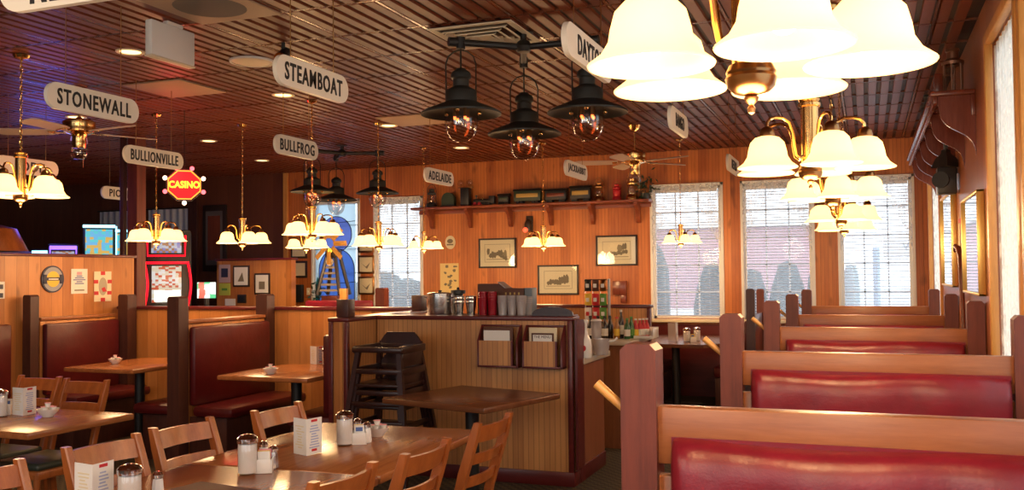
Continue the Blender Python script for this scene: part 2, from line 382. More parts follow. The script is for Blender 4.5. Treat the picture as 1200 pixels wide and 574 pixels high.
def wall_x(name, x0, x1, y, th, z1, holes, m):
    """a wall along X whose room face is at y, with window openings (xa, xb, za, zb)"""
    mb = MB(); xs = x0
    for xa, xb, za, zb in sorted(holes):
        mb.span((xs, y, 0), (xa, y+th, z1)); mb.span((xa, y, 0), (xb, y+th, za)); mb.span((xa, y, zb), (xb, y+th, z1)); xs = xb
    mb.span((xs, y, 0), (x1, y+th, z1)); return struct(name, mb, m)
def wall_y(name, y0, y1, x, th, z1, holes, m):
    mb = MB(); ys = y0
    for ya, yb, za, zb in sorted(holes):
        mb.span((x, ys, 0), (x+th, ya, z1)); mb.span((x, ya, 0), (x+th, yb, za)); mb.span((x, ya, zb), (x+th, yb, z1)); ys = yb
    mb.span((x, ys, 0), (x+th, y1, z1)); return struct(name, mb, m)
BW = [(-7.33, -6.60, 0.86, 2.53), (-6.33, -5.63, 0.86, 2.53), (-2.46, -1.63, 0.93, 2.54), (-1.37, -0.59, 0.93, 2.54), (-0.28, 0.48, 0.93, 2.54)]
RW = [(-2.6, -1.2, 0.95, 2.72), (0.2, 1.9, 0.95, 2.72), (2.6, 4.42, 0.95, 2.72), (4.60, 5.62, 0.95, 2.72), (9.35, 10.85, 0.95, 2.60)]
wall_x('wall_back', -7.78, XR, YB, 0.14, ZC, BW, PINE)
wall_y('wall_right', ROOM_REAR, YB+0.14, XR, 0.14, ZC, RW, PANEL)
struct('wall_back_left', MB().span((XL, YB, 0), (-7.78, YB+0.14, ZC)), WALLD)
struct('wall_left', MB().span((XL-0.12, ROOM_REAR, 0), (XL, YF, ZC)), WALLD)
REARW = [(-6.2, -4.4, 0.9, 2.6), (-3.9, -2.1, 0.9, 2.6), (-1.6, 0.2, 0.9, 2.6)]  # openings added in the unseen rear wall to bring frontal daylight
wall_x('wall_rear', XL, XR+0.14, ROOM_REAR-0.12, 0.12, ZC, REARW, PANEL)
for xa, xb, za, zb in REARW: portal(((xa+xb)/2, ROOM_REAR-0.13, (za+zb)/2), (math.radians(90), 0, 0), xb-xa, zb-za)
struct('trim_1', MB().box((-7.78, YB-0.015, ZC/2), (0.07, 0.04, ZC-0.02), 0.006), GOLDW)

def win_x(i, xa, xb, za, zb, nx, nz):
    """white framed window in the back wall with mini blind and lace swag"""
    root = bpy.data.objects.new('window_%d' % i, None); COL.objects.link(root); root['kind'] = 'structure'
    y = YB+0.05; f = 0.035
    mb = MB()
    for a, b in (((xa, za), (xa+f, zb)), ((xb-f, za), (xb, zb)), ((xa, zb-f), (xb, zb)), ((xa, za), (xb, za+f))): mb.span((a[0], y-0.025, a[1]), (b[0], y+0.025, b[1]), 0.004)
    for a, b in (((xa-0.03, za-0.03), (xa+0.004, zb+0.03)), ((xb-0.004, za-0.03), (xb+0.03, zb+0.03)), ((xa-0.03, zb-0.004), (xb+0.03, zb+0.03))): mb.span((a[0], YB-0.012, a[1]), (b[0], YB+0.03, b[1]), 0.004)
    obj('frame', mb, WHITE, root)
    mb = MB()
    for k in range(1, nx): x = xa+(xb-xa)*k/nx; mb.span((x-0.008, y-0.01, za), (x+0.008, y+0.012, zb))
    for k in range(1, nz): z = za+(zb-za)*k/nz; mb.span((xa, y-0.01, z-0.008), (xb, y+0.012, z+0.008))
    obj('muntin', mb, VINYL_W, root)
    obj('pane', MB().span((xa+0.01, y+0.013, za+0.01), (xb-0.01, y+0.017, zb-0.01)), HAZED, root)
    obj('sill', MB().span((xa-0.05, YB-0.07, za-0.045), (xb+0.05, YB+0.03, za-0.005), 0.008), CREAM, root)
    portal(((xa+xb)/2, YB+0.13, (za+zb)/2), (math.radians(-90), 0, 0), xb-xa, zb-za)
def blind_x(xa, xb, za, zb, label):
    t = thing('window_blind', label, 'blind', ((xa+xb)/2, YB+0.012, za), 0, 'white mini blinds in the back windows')
    mb = MB(); h = zb-za; n = int(h/0.034); wd = xb-xa-0.08; R = Matrix.Rotation(math.radians(-18), 3, 'X')
    for k in range(n): mb.box((0, 0, 0.04+k*0.034), (wd, 0.024, 0.0012), rot=R)
    obj('slats', mb, BLINDM, t, smooth=False)
    obj('head_rail', MB().box((0, 0, h-0.055), (wd, 0.024, 0.03), 0.003), WHITE, t)
    mb = MB()
    for x in (-wd*0.36, 0, wd*0.36): mb.cyl((x, -0.012, 0.03), (x, -0.012, h-0.05), 0.0012, n=4)
    obj('ladder_cord', mb, WHITE, t)
def swag_x(xa, xb, zb, drop_mid, drop_side, label, m=None):
    t = thing('lace_curtain', label, 'curtain', ((xa+xb)/2, YB-0.035, zb), 0, 'lace swags on the back windows')
    W = xb-xa
    def f(u, v):
        e = abs(2*u-1); d = drop_mid + (drop_side-drop_mid)*e**1.6 - 0.025*abs(math.sin(u*PI*9))
        return (-W/2+W*u, 0.012*math.sin(u*70)*(0.3+v), 0.02-d*v)
    obj('lace', MB().grid(f, 72, 14), LACE, t)
    obj('curtain_rod', MB().cyl((-W/2, 0, 0.022), (W/2, 0, 0.022), 0.006, n=8), WHITE, t)
names = ['the stained-glass window beside the framed plaques', 'the back window behind the glowing lamps left of the long shelf', 'the back window above the small condiment table', 'the middle one of the three back windows on the right', 'the back window next to the right-hand wall corner']
for i, (xa, xb, za, zb) in enumerate(BW):
    win_x(i+1, xa, xb, za, zb, 3 if i > 0 else 2, 5)
    if i > 0: blind_x(xa, xb, za, zb, 'white mini blind in '+names[i])
    if i > 1: swag_x(xa, xb, zb, 0.16, 0.85, 'white lace swag over '+names[i])
    if i == 1: swag_x(xa, xb, zb, 0.22, 0.4, 'white lace valance over '+names[i])
def win_y(i, ya, yb, za, zb):
    root = bpy.data.objects.new('window_%d' % i, None); COL.objects.link(root); root['kind'] = 'structure'
    x = XR+0.08; f = 0.04; mb = MB()
    for a, b in (((ya, za), (ya+f, zb)), ((yb-f, za), (yb, zb)), ((ya, zb-f), (yb, zb)), ((ya, za), (yb, za+f))): mb.span((x-0.02, a[0], a[1]), (x+0.02, b[0], b[1]), 0.004)
    obj('frame', mb, WHITE, root)
    mb = MB(); c = 0.055
    for a, b in (((ya-c, za-c), (ya+0.004, zb+c)), ((yb-0.004, za-c), (yb+c, zb+c)), ((ya, zb-0.004), (yb, zb+c)), ((ya, za-c), (yb, za+0.004))): mb.span((XR-0.022, a[0], a[1]), (XR+0.02, b[0], b[1]), 0.006)
    obj('casing', mb, GOLDW, root)
    obj('pane', MB().span((x+0.01, ya+0.01, za+0.01), (x+0.014, yb-0.01, zb-0.01)), PANE, root)
    portal((XR+0.13, (ya+yb)/2, (za+zb)/2), (0, math.radians(90), 0), zb-za, yb-ya)
def curtain_y(ya, yb, za, zb, label):
    t = thing('lace_curtain', label, 'curtain', (XR+0.035, (ya+yb)/2, zb), 0, 'long lace curtains on the right-hand wall')
    W = yb-ya; H = zb-za
    obj('lace', MB().grid(lambda u, v: (0.014*math.sin(u*W*58), -W/2+W*u, 0.0-H*v), int(W*70), 10), LACEC, t)
    obj('curtain_rod', MB().cyl((0, -W/2-0.02, 0.01), (0, W/2+0.02, 0.01), 0.008, n=8), BRASS, t)
for i, r in enumerate(RW): win_y(6+i, *r)
curtain_y(4.64, 5.58, 0.99, 2.70, 'cream lace curtain in the window just beside the wooden wall shelf')
curtain_y(2.64, 4.38, 0.99, 2.70, 'cream lace curtain at the far right edge of the photo')
curtain_y(9.38, 10.82, 0.98, 2.58, 'cream lace curtain on the right-hand wall near the back corner')

# ------------------------------------------------------------------ outside the windows
struct('ground', MB().span((-60, YB+0.3, -0.4), (60, 90, -0.15)), GRASS)
struct('ground_side', MB().span((XR+0.3, -30, -0.4), (60, YB+0.3, -0.15)), GRASS)
struct('ground_rear', MB().span((-60, -30, -0.4), (XR+0.3, ROOM_REAR-0.3, -0.15)), GRASS)
PINKW = mat('pink_stucco', (0.52, 0.27, 0.29), 0.9); FOL = mat('evergreen', (0.10, 0.13, 0.125), 0.9); FOLD = mat('hedge_green', (0.12, 0.14, 0.14), 0.9)
t = thing('neighbouring_building', 'pale pink flat building seen through the back windows', 'building', (-2.5, 24, -0.15))
obj('wall', MB().span((-5.0, 0, 0), (1.3, 8, 2.75), 0.05), PINKW, t); obj('roof', MB().span((-5.15, -0.2, 2.76), (1.45, 8.2, 2.92)), WHITE, t)
obj('foundation', MB().span((-5.0, -0.25, 0), (1.3, -0.01, 0.7)), WHITE, t)
def shrub(x, y, r, h, label, m=FOL):
    mb = MB(); rnd = random.Random(int(x*100))
    n = 26
    mb.lathe([(0.02, 0), (r*0.85, 0.05), (r, h*0.3), (r*0.97, h*0.6), (r*0.85, h*0.78), (r*0.55, h*0.92), (0, h)], (0, 0, 0.1), n)
    for v in mb.bm.verts:
        k = 1+rnd.uniform(-0.12, 0.12); v.co.x *= k; v.co.y *= k; v.co.z += rnd.uniform(-0.05, 0.05)
    t = thing('evergreen_shrub', label, 'shrub', (x, y, -0.15)); obj('foliage', mb, m, t); obj('trunk', MB().cyl((0, 0, 0), (0, 0, 0.15), 0.04), DPOST, t)
shrub(-3.02, 14.0, 0.22, 2.0, 'narrow dark evergreen at the left edge of the window above the condiment table')
shrub(-2.12, 14.0, 0.30, 1.72, 'broad round evergreen at the right edge of the window above the condiment table')
for k, (x, h) in enumerate(((-1.62, 1.62), (-1.10, 1.74), (-0.58, 1.80))):
    shrub(x, 14.2, 0.255, h, ['first', 'second', 'third'][k]+' evergreen from the left in the middle back window', FOLD)
shrub(-0.42, 27, 0.24, 1.75, 'small faint tree out in the lot, seen in the corner back window', mat('haze_pale_evergreen', (0.30, 0.36, 0.37), 0.9))  # distance haze put into a paler, greyer foliage colour
t = thing('hedge', 'grey hedge row across the lower half of the back window left of the long shelf', 'hedge', (-9, 15.5, -0.15))
mb = MB(); rnd = random.Random(3)
for k in range(14): mb.ball((-3+k*0.5, 0, 0.95+rnd.uniform(-.1, .12)), 0.55, (1, 0.8, 1.25), 10)
mb.span((-3.3, -0.4, 0), (3.9, 0.4, 0.9)); obj('foliage', mb, FOLD, t)
t = thing('roadside_sign', 'pale blue-grey pole sign standing out in the lot', 'sign', (0.25, 29, -0.15))
obj('pole', MB().cyl((0, 0, 0), (0, 0, 2.3), 0.10), mat('pale_blue_pole', (0.34, 0.42, 0.52), 0.6), t); obj('panel', MB().box((1.0, 0, 2.3), (1.6, 0.15, 0.6), 0.03), WHITE, t)
text('Wa', 0.34, at(FACE_NY, 0.95, -0.09, 2.3), mat('grey_letters', (0.25, 0.28, 0.33), 0.6), t)

# ------------------------------------------------------------------ booth benches in the right-hand row
BX0, BX1 = -0.525, 0.545
def post(h, s=0.095):
    mb = MB(); b = 0.016
    mb.prism([(-s/2, 0), (s/2, 0), (s/2, h-b), (s/2-b, h), (-s/2+b, h), (-s/2, h-b)], 'y', -s/2, s/2)
    return mb
def cushion(w, h, d, bev=0.03):
    """upholstered slab, front swelling towards -Y, sitting on z=0 with its back at y=0"""
    mb = MB(); nx, nz = 24, 8
    def sqz(t): return max(0.0, 1-abs(t)**9)**(1/2.6) if abs(t) < 1 else 0
    def sq(t): return max(0.0, 1-abs(t)**22)**(1/2.6) if abs(t) < 1 else 0
    def f(u, v):
        a, b = math.sin(PI*(u-0.5)), math.sin(PI*(v-0.5)); k = sq((w/2-min(w/2, 0.055-0.055+w/2*(1-abs(a))))/(w/2) if False else a)*sqz(b)
        wv = 0.005*math.sin(u*21+v*3)*math.sin(v*5+1)+0.003*math.sin(u*47+2)*v*v
        return (w/2*a*(0.985+0.015*sqz(b)), -d*k - wv*k, h*(0.5+0.5*b)*(0.99+0.01*math.sin(u*11+0.5)))
    mb.grid(f, nx*2, nz*2); mb.span((-w/2, -0.004, 0), (w/2, 0, h)); bmesh.ops.remove_doubles(mb.bm, verts=mb.bm.verts, dist=0.0005)
    return mb
def make_bench(label, loc):
    t = thing('booth_bench', label, 'bench', loc, 0, 'red booth benches in the row along the right wall')
    L = BX1-BX0; H = 1.147
    for x in (BX0-0.043, BX1+0.042): obj('post', post(1.31), POST, t, loc=(x, 0, 0))
    # the wooden back: a top rail, a lower board behind the cushions with a slot between
    mb = MB(); mb.box(((BX0+BX1)/2, 0, H-0.075), (L, 0.05, 0.15), 0.006); obj('top_rail', mb, RAIL, t)
    obj('back_board', MB().box(((BX0+BX1)/2, 0, (H-0.18)/2), (L, 0.04, H-0.18), 0.004), RAIL, t)
    for sgn, r in ((-1, 0), (1, PI)):
        obj('back_cushion', cushion(L-0.055, 0.60, 0.075), RED, t, loc=((BX0+BX1)/2+0.012, sgn*0.026, 0.470), rotz=r)
        mb = MB(); mb.box(((BX0+BX1)/2, sgn*0.25, 0.40), (L-0.02, 0.43, 0.11), 0.035, seg=4); obj('seat_cushion', mb, RED, t)
        obj('seat_base', MB().box(((BX0+BX1)/2, sgn*0.23, 0.175), (L-0.02, 0.40, 0.345), 0.004), RAIL, t)
    # slanted dowel pegs for coats on the aisle side of the near post
    mb = MB(); mb.cyl((BX0-0.083, -0.012, 1.13), (BX0-0.165, -0.012, 1.2), 0.0115, 0.014, 12); obj('coat_peg', mb, GOLDW, t)
    return t
ys = [2.45, 4.22, 6.08, 7.78, 9.68]
which = ['big red booth bench in the foreground at the bottom right of the photo', 'second red booth bench from the camera in the right row',
         'third red booth bench from the camera in the right row', 'fourth red booth bench in the right row, just a strip of cushion showing', 'farthest red booth bench in the right row, below the corner back window']
bench = make_bench(which[0], (0, ys[0], 0))
for y, l in zip(ys[1:], which[1:]): dup(bench, (0, y, 0), label=l)
# booth in the back window: two dark benches facing each other and a small table with cut corners
def end_bench(label, x, sgn, y0, y1, h):
    t = thing('window_bench', label, 'bench', (x, y0, 0), 0, 'dark benches of the window booth')
    obj('post', post(h, 0.09), DPOST, t); obj('post', post(h-0.02, 0.085), POST, t, loc=(0, y1-y0, 0))
    obj('back_board', MB().span((-0.02, 0.05, 0), (0.02, y1-y0-0.05, 1.02), 0.004), TRIM, t)
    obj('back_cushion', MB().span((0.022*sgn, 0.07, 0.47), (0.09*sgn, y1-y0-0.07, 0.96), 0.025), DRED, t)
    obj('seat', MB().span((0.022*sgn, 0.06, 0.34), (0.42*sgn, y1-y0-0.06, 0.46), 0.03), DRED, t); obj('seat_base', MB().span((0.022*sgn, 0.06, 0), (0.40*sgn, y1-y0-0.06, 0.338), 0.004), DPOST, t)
    return t
end_bench('dark bench with two tall posts between the small window table and the right booth row', -1.17, -1, 10.2, 11.18, 1.31)
end_bench('dark bench at the left end of the window table behind the bottle counter', -2.62, 1, 10.0, 11.18, 1.05)
t = thing('condiment_table', 'small dark table with a cut corner under the back window', 'table', (-2.0, 10.3, 0))
mb = MB(); mb.prism([(-0.33, -0.72), (0.42, -0.72), (0.60, -0.45), (0.60, 0.72), (-0.33, 0.72)], 'z', 0.715, 0.75); obj('tabletop', mb, TABLED, t)
obj('pedestal', MB().cyl((0, 0, 0.03), (0, 0, 0.715), 0.045), BLACK, t); obj('base', MB().box((0, 0, 0.016), (0.5, 0.5, 0.032), 0.012), BLACK, t)
struct('trim_2', MB().span((-2.56, YB-0.02, 0), (-1.25, YB, 0.86)), TRIM)

# ------------------------------------------------------------------ service station: low panelled walls
WT = 1.19
def capped(name, label, lo, hi, m, ends=()):
    """low wall with oak beading, maroon cap, baseboard and end trim"""
    t = thing(name, label, 'partition', ((lo[0]+hi[0])/2, (lo[1]+hi[1])/2, 0))
    cx, cy = (lo[0]+hi[0])/2, (lo[1]+hi[1])/2; a = (lo[0]-cx, lo[1]-cy); b = (hi[0]-cx, hi[1]-cy); H = hi[2]
    obj('panel', MB().span((a[0], a[1], 0), (b[0], b[1], H-0.03)), m, t, smooth=False)
    obj('cap', MB().span((a[0]-0.015, a[1]-0.015, H-0.03), (b[0]+0.015, b[1]+0.015, H), 0.006), TRIM, t)
    obj('baseboard', MB().span((a[0]-0.012, a[1]-0.012, 0), (b[0]+0.012, b[1]+0.012, 0.10), 0.004), TRIM, t)
    mb = MB()
    for (x, y) in ends: mb.box((x-cx, y-cy, (H-0.03+0.1)/2), (0.035, 0.035, H-0.13), 0.004)
    if ends: obj('corner_trim', mb, TRIM, t)
    return t
FX0, FX1, FY = -3.52, -1.95, 6.27
capped('station_wall', 'oak beadboard station wall with maroon cap behind the high chairs', (FX0+0.02, FY, 0), (FX1, FY+0.13, WT), OAKB, ((FX1-0.012, FY),))
d = capped('booth_divider', 'wood-panelled end of the divider left of the stacked high chairs', (-3.66, 5.86, 0), (-3.515, 7.25, WT), OAKBY, ((-3.65, 5.86), (-3.525, 5.86)))
obj('post', MB().box((0.0, -0.60, WT+0.065), (0.10, 0.10, 0.13), 0.005), DPOST, d); obj('post', MB().box((0.0, 0.60, WT+0.065), (0.10, 0.10, 0.13), 0.005), DPOST, d)
obj('end_panel', MB().span((-0.045, -0.7, 0.1), (0.03, -0.696, WT-0.035)), PINEX, d)
# curved side board and side cabinet at the right end
t = thing('side_cabinet', 'low wooden cabinet with cream top at the right end of the station wall', 'cabinet', (-1.98, 6.42, 0))
obj('body', MB().span((-0.42, 0.0, 0.0), (0.035, 0.66, 0.84)), wood('cabinet_wood', (0.33, 0.12, 0.06), (0.22, 0.07, 0.03), 0.35, 'z'), t)
obj('worktop', MB().span((-0.42, 0.0, 0.841), (0.075, 0.72, 0.885), 0.008), LAMIN, t)
obj('baseboard', MB().span((-0.42, -0.01, 0.0), (0.045, 0.67, 0.11), 0.004), TRIM, t)
t = thing('end_board', 'maroon board with a rounded edge on the right end of the station wall', 'board', (-1.93, 6.27, 0))
mb = MB(); pts = [(0.0, 0.12), (0.16, 0.12), (0.16, 0.9)]+[(0.16+0.10*math.sin(k/10*PI), 0.9+0.26*k/10) for k in range(1, 10)]+[(0.16, 1.165), (0.0, 1.165)]
mb.prism(pts, 'x', 0, 0.018); obj('panel', mb, TRIM, t)
# back run: half wall with maroon frame and cream counter with bottles
capped('station_wall', 'beadboard half wall with maroon frame behind the bottles', (-3.2, 8.62, 0), (-1.92, 8.72, WT), OAKB, ((-1.925, 8.62),))
t = thing('bottle_counter', 'cream counter on a wooden base carrying the bottles', 'counter', (-2.3, 7.75, 0))
obj('base', MB().span((-0.7, 0.0, 0), (0.37, 0.84, 0.875)), wood('counter_wood', (0.30, 0.12, 0.05), (0.18, 0.06, 0.025), 0.4, 'z'), t)
obj('worktop', MB().span((-0.72, -0.03, 0.876), (0.43, 0.84, 0.92), 0.008), LAMIN, t)
# the ledge behind the front wall that carries the cups
t = thing('cup_ledge', 'narrow maroon ledge behind the station wall carrying cups and pots', 'shelf', (-2.75, 6.55, 0))
obj('shelf_board', MB().span((-0.72, -0.13, WT-0.045), (0.70, 0.22, WT-0.005), 0.004), TRIM, t); obj('support', MB().span((-0.70, 0.15, 0), (0.33, 0.19, WT-0.046)), OAKB, t)

# menu holders on the front wall
def menu_box(x0, x1, label, sheet, inner):
    cx = (x0+x1)/2; w = x1-x0; t = thing('menu_holder', label, 'menu holder', (cx, FY-0.002, 0.83), 0, 'wall-mounted menu holders')
    obj('front_panel', MB().span((-w/2+0.012, -0.10, 0.012), (w/2-0.05, -0.088, 0.19)), OAKB, t)
    mb = MB(); mb.span((-w/2, -0.104, 0), (w/2, 0, 0.014), 0.003)
    for x in (-w/2, w/2-0.012): mb.prism([(-0.104, 0), (0, 0), (0, 0.30), (-0.02, 0.30), (-0.104, 0.19)], 'x', x, x+0.012)
    mb.span((w/2-0.052, -0.104, 0.012), (w/2-0.04, -0.086, 0.19)); mb.span((-w/2, -0.012, 0.285), (w/2, 0, 0.30), 0.003); obj('frame', mb, TRIM, t)
    m = thing('menu', inner, 'menu', (cx-0.01, FY-0.045, 0.846), 0, 'menus in the wall holders')
    obj('cover', MB().box((0, 0, 0.135), (w-0.09, 0.022, 0.265), 0.003), sheet, m)
    return m
m = menu_box(-2.63, -2.32, 'left one of the two wooden menu holders on the station wall', BROWNB, 'white-topped menus in the left wall holder')
obj('sheet', MB().box((-0.01, -0.018, 0.125), (0.20, 0.006, 0.24)), PAPER, m)
m = menu_box(-2.285, -1.99, 'right one of the two wooden menu holders on the station wall', MATT, 'yellowish menus with a dark-bordered white card in the right wall holder')
mb = MB(); mb.box((0, -0.014, 0.115), (0.165, 0.006, 0.23)); obj('border', mb, BROWNB, m); mb = MB(); mb.box((0, -0.019, 0.11), (0.14, 0.004, 0.215)); obj('card', mb, PAPER, m)
text('THE MENU', 0.026, at(FACE_NY, 0, -0.0215, 0.202), INK, m, ext=0.0005)
t = thing('arched_board', 'dark arched wooden board standing on top of the station wall above the menus', 'board', (-2.12, FY+0.09, WT))
mb = MB(); mb.prism([(-0.16, 0)]+[(0.155*math.cos(PI-k/14*PI), 0.065*math.sin(PI*k/14)**0.8+0.002) for k in range(15)]+[(0.16, 0)], 'y', -0.012, 0.012); obj('board', mb, HIGHW, t)

# ------------------------------------------------------------------ left booths
LB = [(-6.95, 6.2), (-5.2, 6.05)]; LYF = 7.30
def red_divider(label, x, y0, sides, ph):
    t = thing('booth_divider', label, 'bench', (x, y0, 0), 0, 'dark-posted red benches of the left booths')
    L = LYF-y0-0.085
    obj('post', post(ph, 0.115 if x > -6 else 0.092), DPOST, t); obj('post', post(1.33, 0.12), DPOST, t, loc=(0.0 if x > -6 else 0.13, L, 0))
    obj('back_board', MB().span((-0.035, 0.07, 0), (0.035, L-0.06, 1.11), 0.003), PINEY, t)
    obj('cap', MB().span((-0.05, 0.068, 1.115), (0.05, L-0.06, 1.145), 0.006), RAIL, t)
    for s in sides:
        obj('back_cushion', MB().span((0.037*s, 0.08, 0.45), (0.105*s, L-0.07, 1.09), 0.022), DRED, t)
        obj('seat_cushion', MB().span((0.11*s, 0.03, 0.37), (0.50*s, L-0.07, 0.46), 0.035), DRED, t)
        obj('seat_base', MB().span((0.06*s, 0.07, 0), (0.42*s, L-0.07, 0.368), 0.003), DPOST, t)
    return t
red_divider('red booth back with dark posts below the round emblem and posters', LB[0][0], LB[0][1], (1,), 1.35)
red_divider('red booth back with dark posts in front of the slot machine', LB[1][0], LB[1][1], (1, -1), 1.34)
t = thing('wall_bench', 'dark red wall bench at the left edge of the photo', 'bench', (-7.02, 6.05, 0))
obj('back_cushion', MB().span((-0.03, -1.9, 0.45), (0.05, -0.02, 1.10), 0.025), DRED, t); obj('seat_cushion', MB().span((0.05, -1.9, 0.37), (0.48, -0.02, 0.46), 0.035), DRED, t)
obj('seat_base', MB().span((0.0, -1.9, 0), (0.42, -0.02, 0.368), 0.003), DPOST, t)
# bench seat against the divider by the station wall
t = thing('wall_bench', 'red bench seat beside the wood-panelled divider, mostly hidden by the booth table', 'bench', (-3.68, 5.9, 0))
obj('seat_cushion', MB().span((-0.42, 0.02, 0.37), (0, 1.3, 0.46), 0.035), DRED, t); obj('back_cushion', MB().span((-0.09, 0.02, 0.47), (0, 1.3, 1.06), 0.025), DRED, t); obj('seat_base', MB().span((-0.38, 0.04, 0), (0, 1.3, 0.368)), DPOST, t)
# low walls with cap behind the booths and the taller poster wall
def low_wall(name, label, lo, hi, m, capm=TRIM):
    t = thing(name, label, 'partition', ((lo[0]+hi[0])/2, (lo[1]+hi[1])/2, 0)); a = Vector(((hi[0]-lo[0])/2, (hi[1]-lo[1])/2)); H = hi[2]
    obj('panel', MB().span((-a.x, -a.y, 0), (a.x, a.y, H-0.03)), m, t, smooth=False); obj('cap', MB().span((-a.x-0.02, -a.y-0.02, H-0.03), (a.x+0.02, a.y+0.02, H), 0.006), capm, t)
    obj('baseboard', MB().span((-a.x-0.01, -a.y-0.01, 0), (a.x+0.01, a.y+0.01, 0.1)), TRIM, t); return t
low_wall('booth_partition', 'long knotty pine half wall with maroon cap behind the left booths', (-7.0, LYF, 0), (-3.53, LYF+0.10, 1.21), PINEX)
low_wall('poster_wall', 'tall pine half wall carrying the round emblem and posters', (-7.20, 1.2, 0), (-7.06, 7.56, 1.725), PINEY)
low_wall('picture_partition', 'pine half wall with two small framed pictures near the dark framed print', (-8.12, 10.2, 0), (-6.95, 10.3, 1.73), PINEX)
struct('column', MB().box((-7.12, 7.66, ZC/2), (0.13, 0.13, ZC-0.01), 0.006), POST)
struct('trim_3', MB().box((-7.26, 7.62, 2.2), (0.05, 0.05, 1.55), 0.004), DPOST)
# back booth by the stained glass
t = thing('back_booth_bench', 'low red bench with a dark post under the window lamps at the back', 'bench', (-5.95, 9.9, 0))
obj('back_board', MB().span((-0.55, -0.03, 0), (0.42, 0.03, 1.12), 0.004), POST, t); obj('back_cushion', MB().span((-0.54, -0.10, 0.45), (0.40, -0.032, 1.19), 0.03), RED, t)
obj('post', post(1.34, 0.12), POST, t, loc=(0.49, 0, 0)); obj('seat', MB().span((-0.54, -0.5, 0.0), (0.40, -0.1, 0.45), 0.02), RED, t)

# ------------------------------------------------------------------ tables
def make_table(name, label, w, d, loc, rotz=0, m=TABLEW, group=None, ped=1):
    t = thing(name, label, 'table', loc, rotz, group)
    obj('tabletop', MB().box((0, 0, 0.732), (w, d, 0.036), 0.010), m, t)
    obj('pedestal', MB().cyl((0, 0, 0.05), (0, 0, 0.69), 0.042), BLACK, t)
    obj('top_bracket', MB().box((0, 0, 0.702), (min(w, 0.5)*0.8, min(d, 0.5)*0.8, 0.022), 0.004), BLACK, t)
    mb = MB(); b = min(w, d)*0.36
    for a in (0, PI/2): mb.box((0, 0, 0.03), (2*b, 0.075, 0.055), 0.018, rot=Matrix.Rotation(a, 3, 'Z'))
    obj('base', mb, BLACK, t); return t
RZ = math.radians(2)
ca, sa = math.cos(RZ), math.sin(RZ)
def inrow(u, v): return (-2.18+u*ca-v*sa, 4.13+u*sa+v*ca)     # u across the long table, v back from its far edge
p = inrow(0, -0.53); make_table('dining_table', 'far half of the long polished table with the tall sugar jar and creamer bowl', 0.86, 1.055, (*p, 0), RZ, group='polished tables pushed together')
p = inrow(0, -1.595); make_table('dining_table', 'near half of the long polished table with the brown menus', 0.86, 1.055, (*p, 0), RZ, group='polished tables pushed together')
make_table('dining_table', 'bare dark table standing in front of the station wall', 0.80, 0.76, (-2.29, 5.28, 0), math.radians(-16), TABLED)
make_table('dining_table', 'polished table at the left edge with a bowl and tent card', 1.35, 0.68, (-4.47, 3.74, 0), math.radians(-1.5))
make_table('booth_table', 'booth table in the far left booth below the posters', 0.74, 0.95, (-5.93, 6.42, 0), 0, group='tables in the left booths')
make_table('booth_table', 'booth table between the slot machine booth back and the wood-panelled divider', 0.80, 0.92, (-4.22, 6.26, 0), 0, group='tables in the left booths')

# ------------------------------------------------------------------ chairs
def make_chair(label, loc, rz):
    """ladder-back chair facing +Y, origin on the floor under the seat, its back at y = -0.19"""
    t = thing('dining_chair', label, 'chair', loc, rz, 'wooden ladder-back dining chairs')
    W = 0.158
    def back_y(z): return -0.18 - 0.13*max(0, (z-0.44)/0.45)**1.15
    for s in (-1, 1):
        mb = MB(); zs = [0, 0.22, 0.44, 0.56, 0.68, 0.80, 0.885]
        V = []
        for z in zs:
            y = back_y(z) + (-0.05*(1-z/0.44) if z < 0.44 else 0); hw = 0.016; hd = 0.02 if z < 0.86 else 0.016
            V.append([mb.bm.verts.new((s*W+a*hw, y+b*hd, z)) for a, b in ((-1, -1), (1, -1), (1, 1), (-1, 1))])
        for A, B in zip(V, V[1:]):
            for k in range(4): mb.bm.faces.new((A[k], A[(k+1) % 4], B[(k+1) % 4], B[k]))
        mb.bm.faces.new(V[0]); mb.bm.faces.new(V[-1])
        bmesh.ops.bevel(mb.bm, geom=[e for e in mb.bm.edges if abs((e.verts[0].co-e.verts[1].co).z) > 0.05], offset=0.005, segments=1, affect='EDGES')
        obj('back_post', mb, CHAIRW, t)
        obj('front_leg', MB().cyl((s*W, 0.20, 0), (s*W*0.98, 0.19, 0.42), 0.014, 0.019, 10), CHAIRW, t)
    for z0, z1 in ((0.798, 0.868), (0.703, 0.748), (0.605, 0.650)):
        mb = MB()
        def f(u, v, o=0):
            x = -W+0.005 + (2*W-0.01)*u; z = z0+(z1-z0)*v
            return (x, back_y(z) - 0.026*math.sin(PI*u) + o, z)
        mb.grid(lambda u, v: f(u, v, 0.008), 12, 2); mb.grid(lambda u, v: f(u, v, -0.008), 12, 2)
        bm = mb.bm; bm.edges.ensure_lookup_table(); bmesh.ops.bridge_loops(bm, edges=[e for e in bm.edges if e.is_boundary])
        obj('back_slat', mb, CHAIRW, t)
    obj('seat_frame', MB().box((0, 0.005, 0.415), (0.36, 0.40, 0.05), 0.012), CHAIRW, t)
    obj('seat_cushion', MB().box((0, 0.01, 0.458), (0.345, 0.38, 0.045), 0.02, seg=3), SEATD, t)
    for s in (-1, 1): obj('stretcher', MB().cyl((s*W, -0.20, 0.2), (s*W, 0.195, 0.2), 0.010, n=8), CHAIRW, t)
    return t
chair = None
def chair_back(x, y, rz, label):
    """puts a chair so that the top of its back stands at x, y"""
    global chair
    d = Vector((-math.sin(rz), math.cos(rz), 0)); loc = Vector((x, y, 0)) + d*0.31
    if chair is None: chair = make_chair(label, loc, rz)
    else: dup(chair, loc, rz, label)
A = math.radians
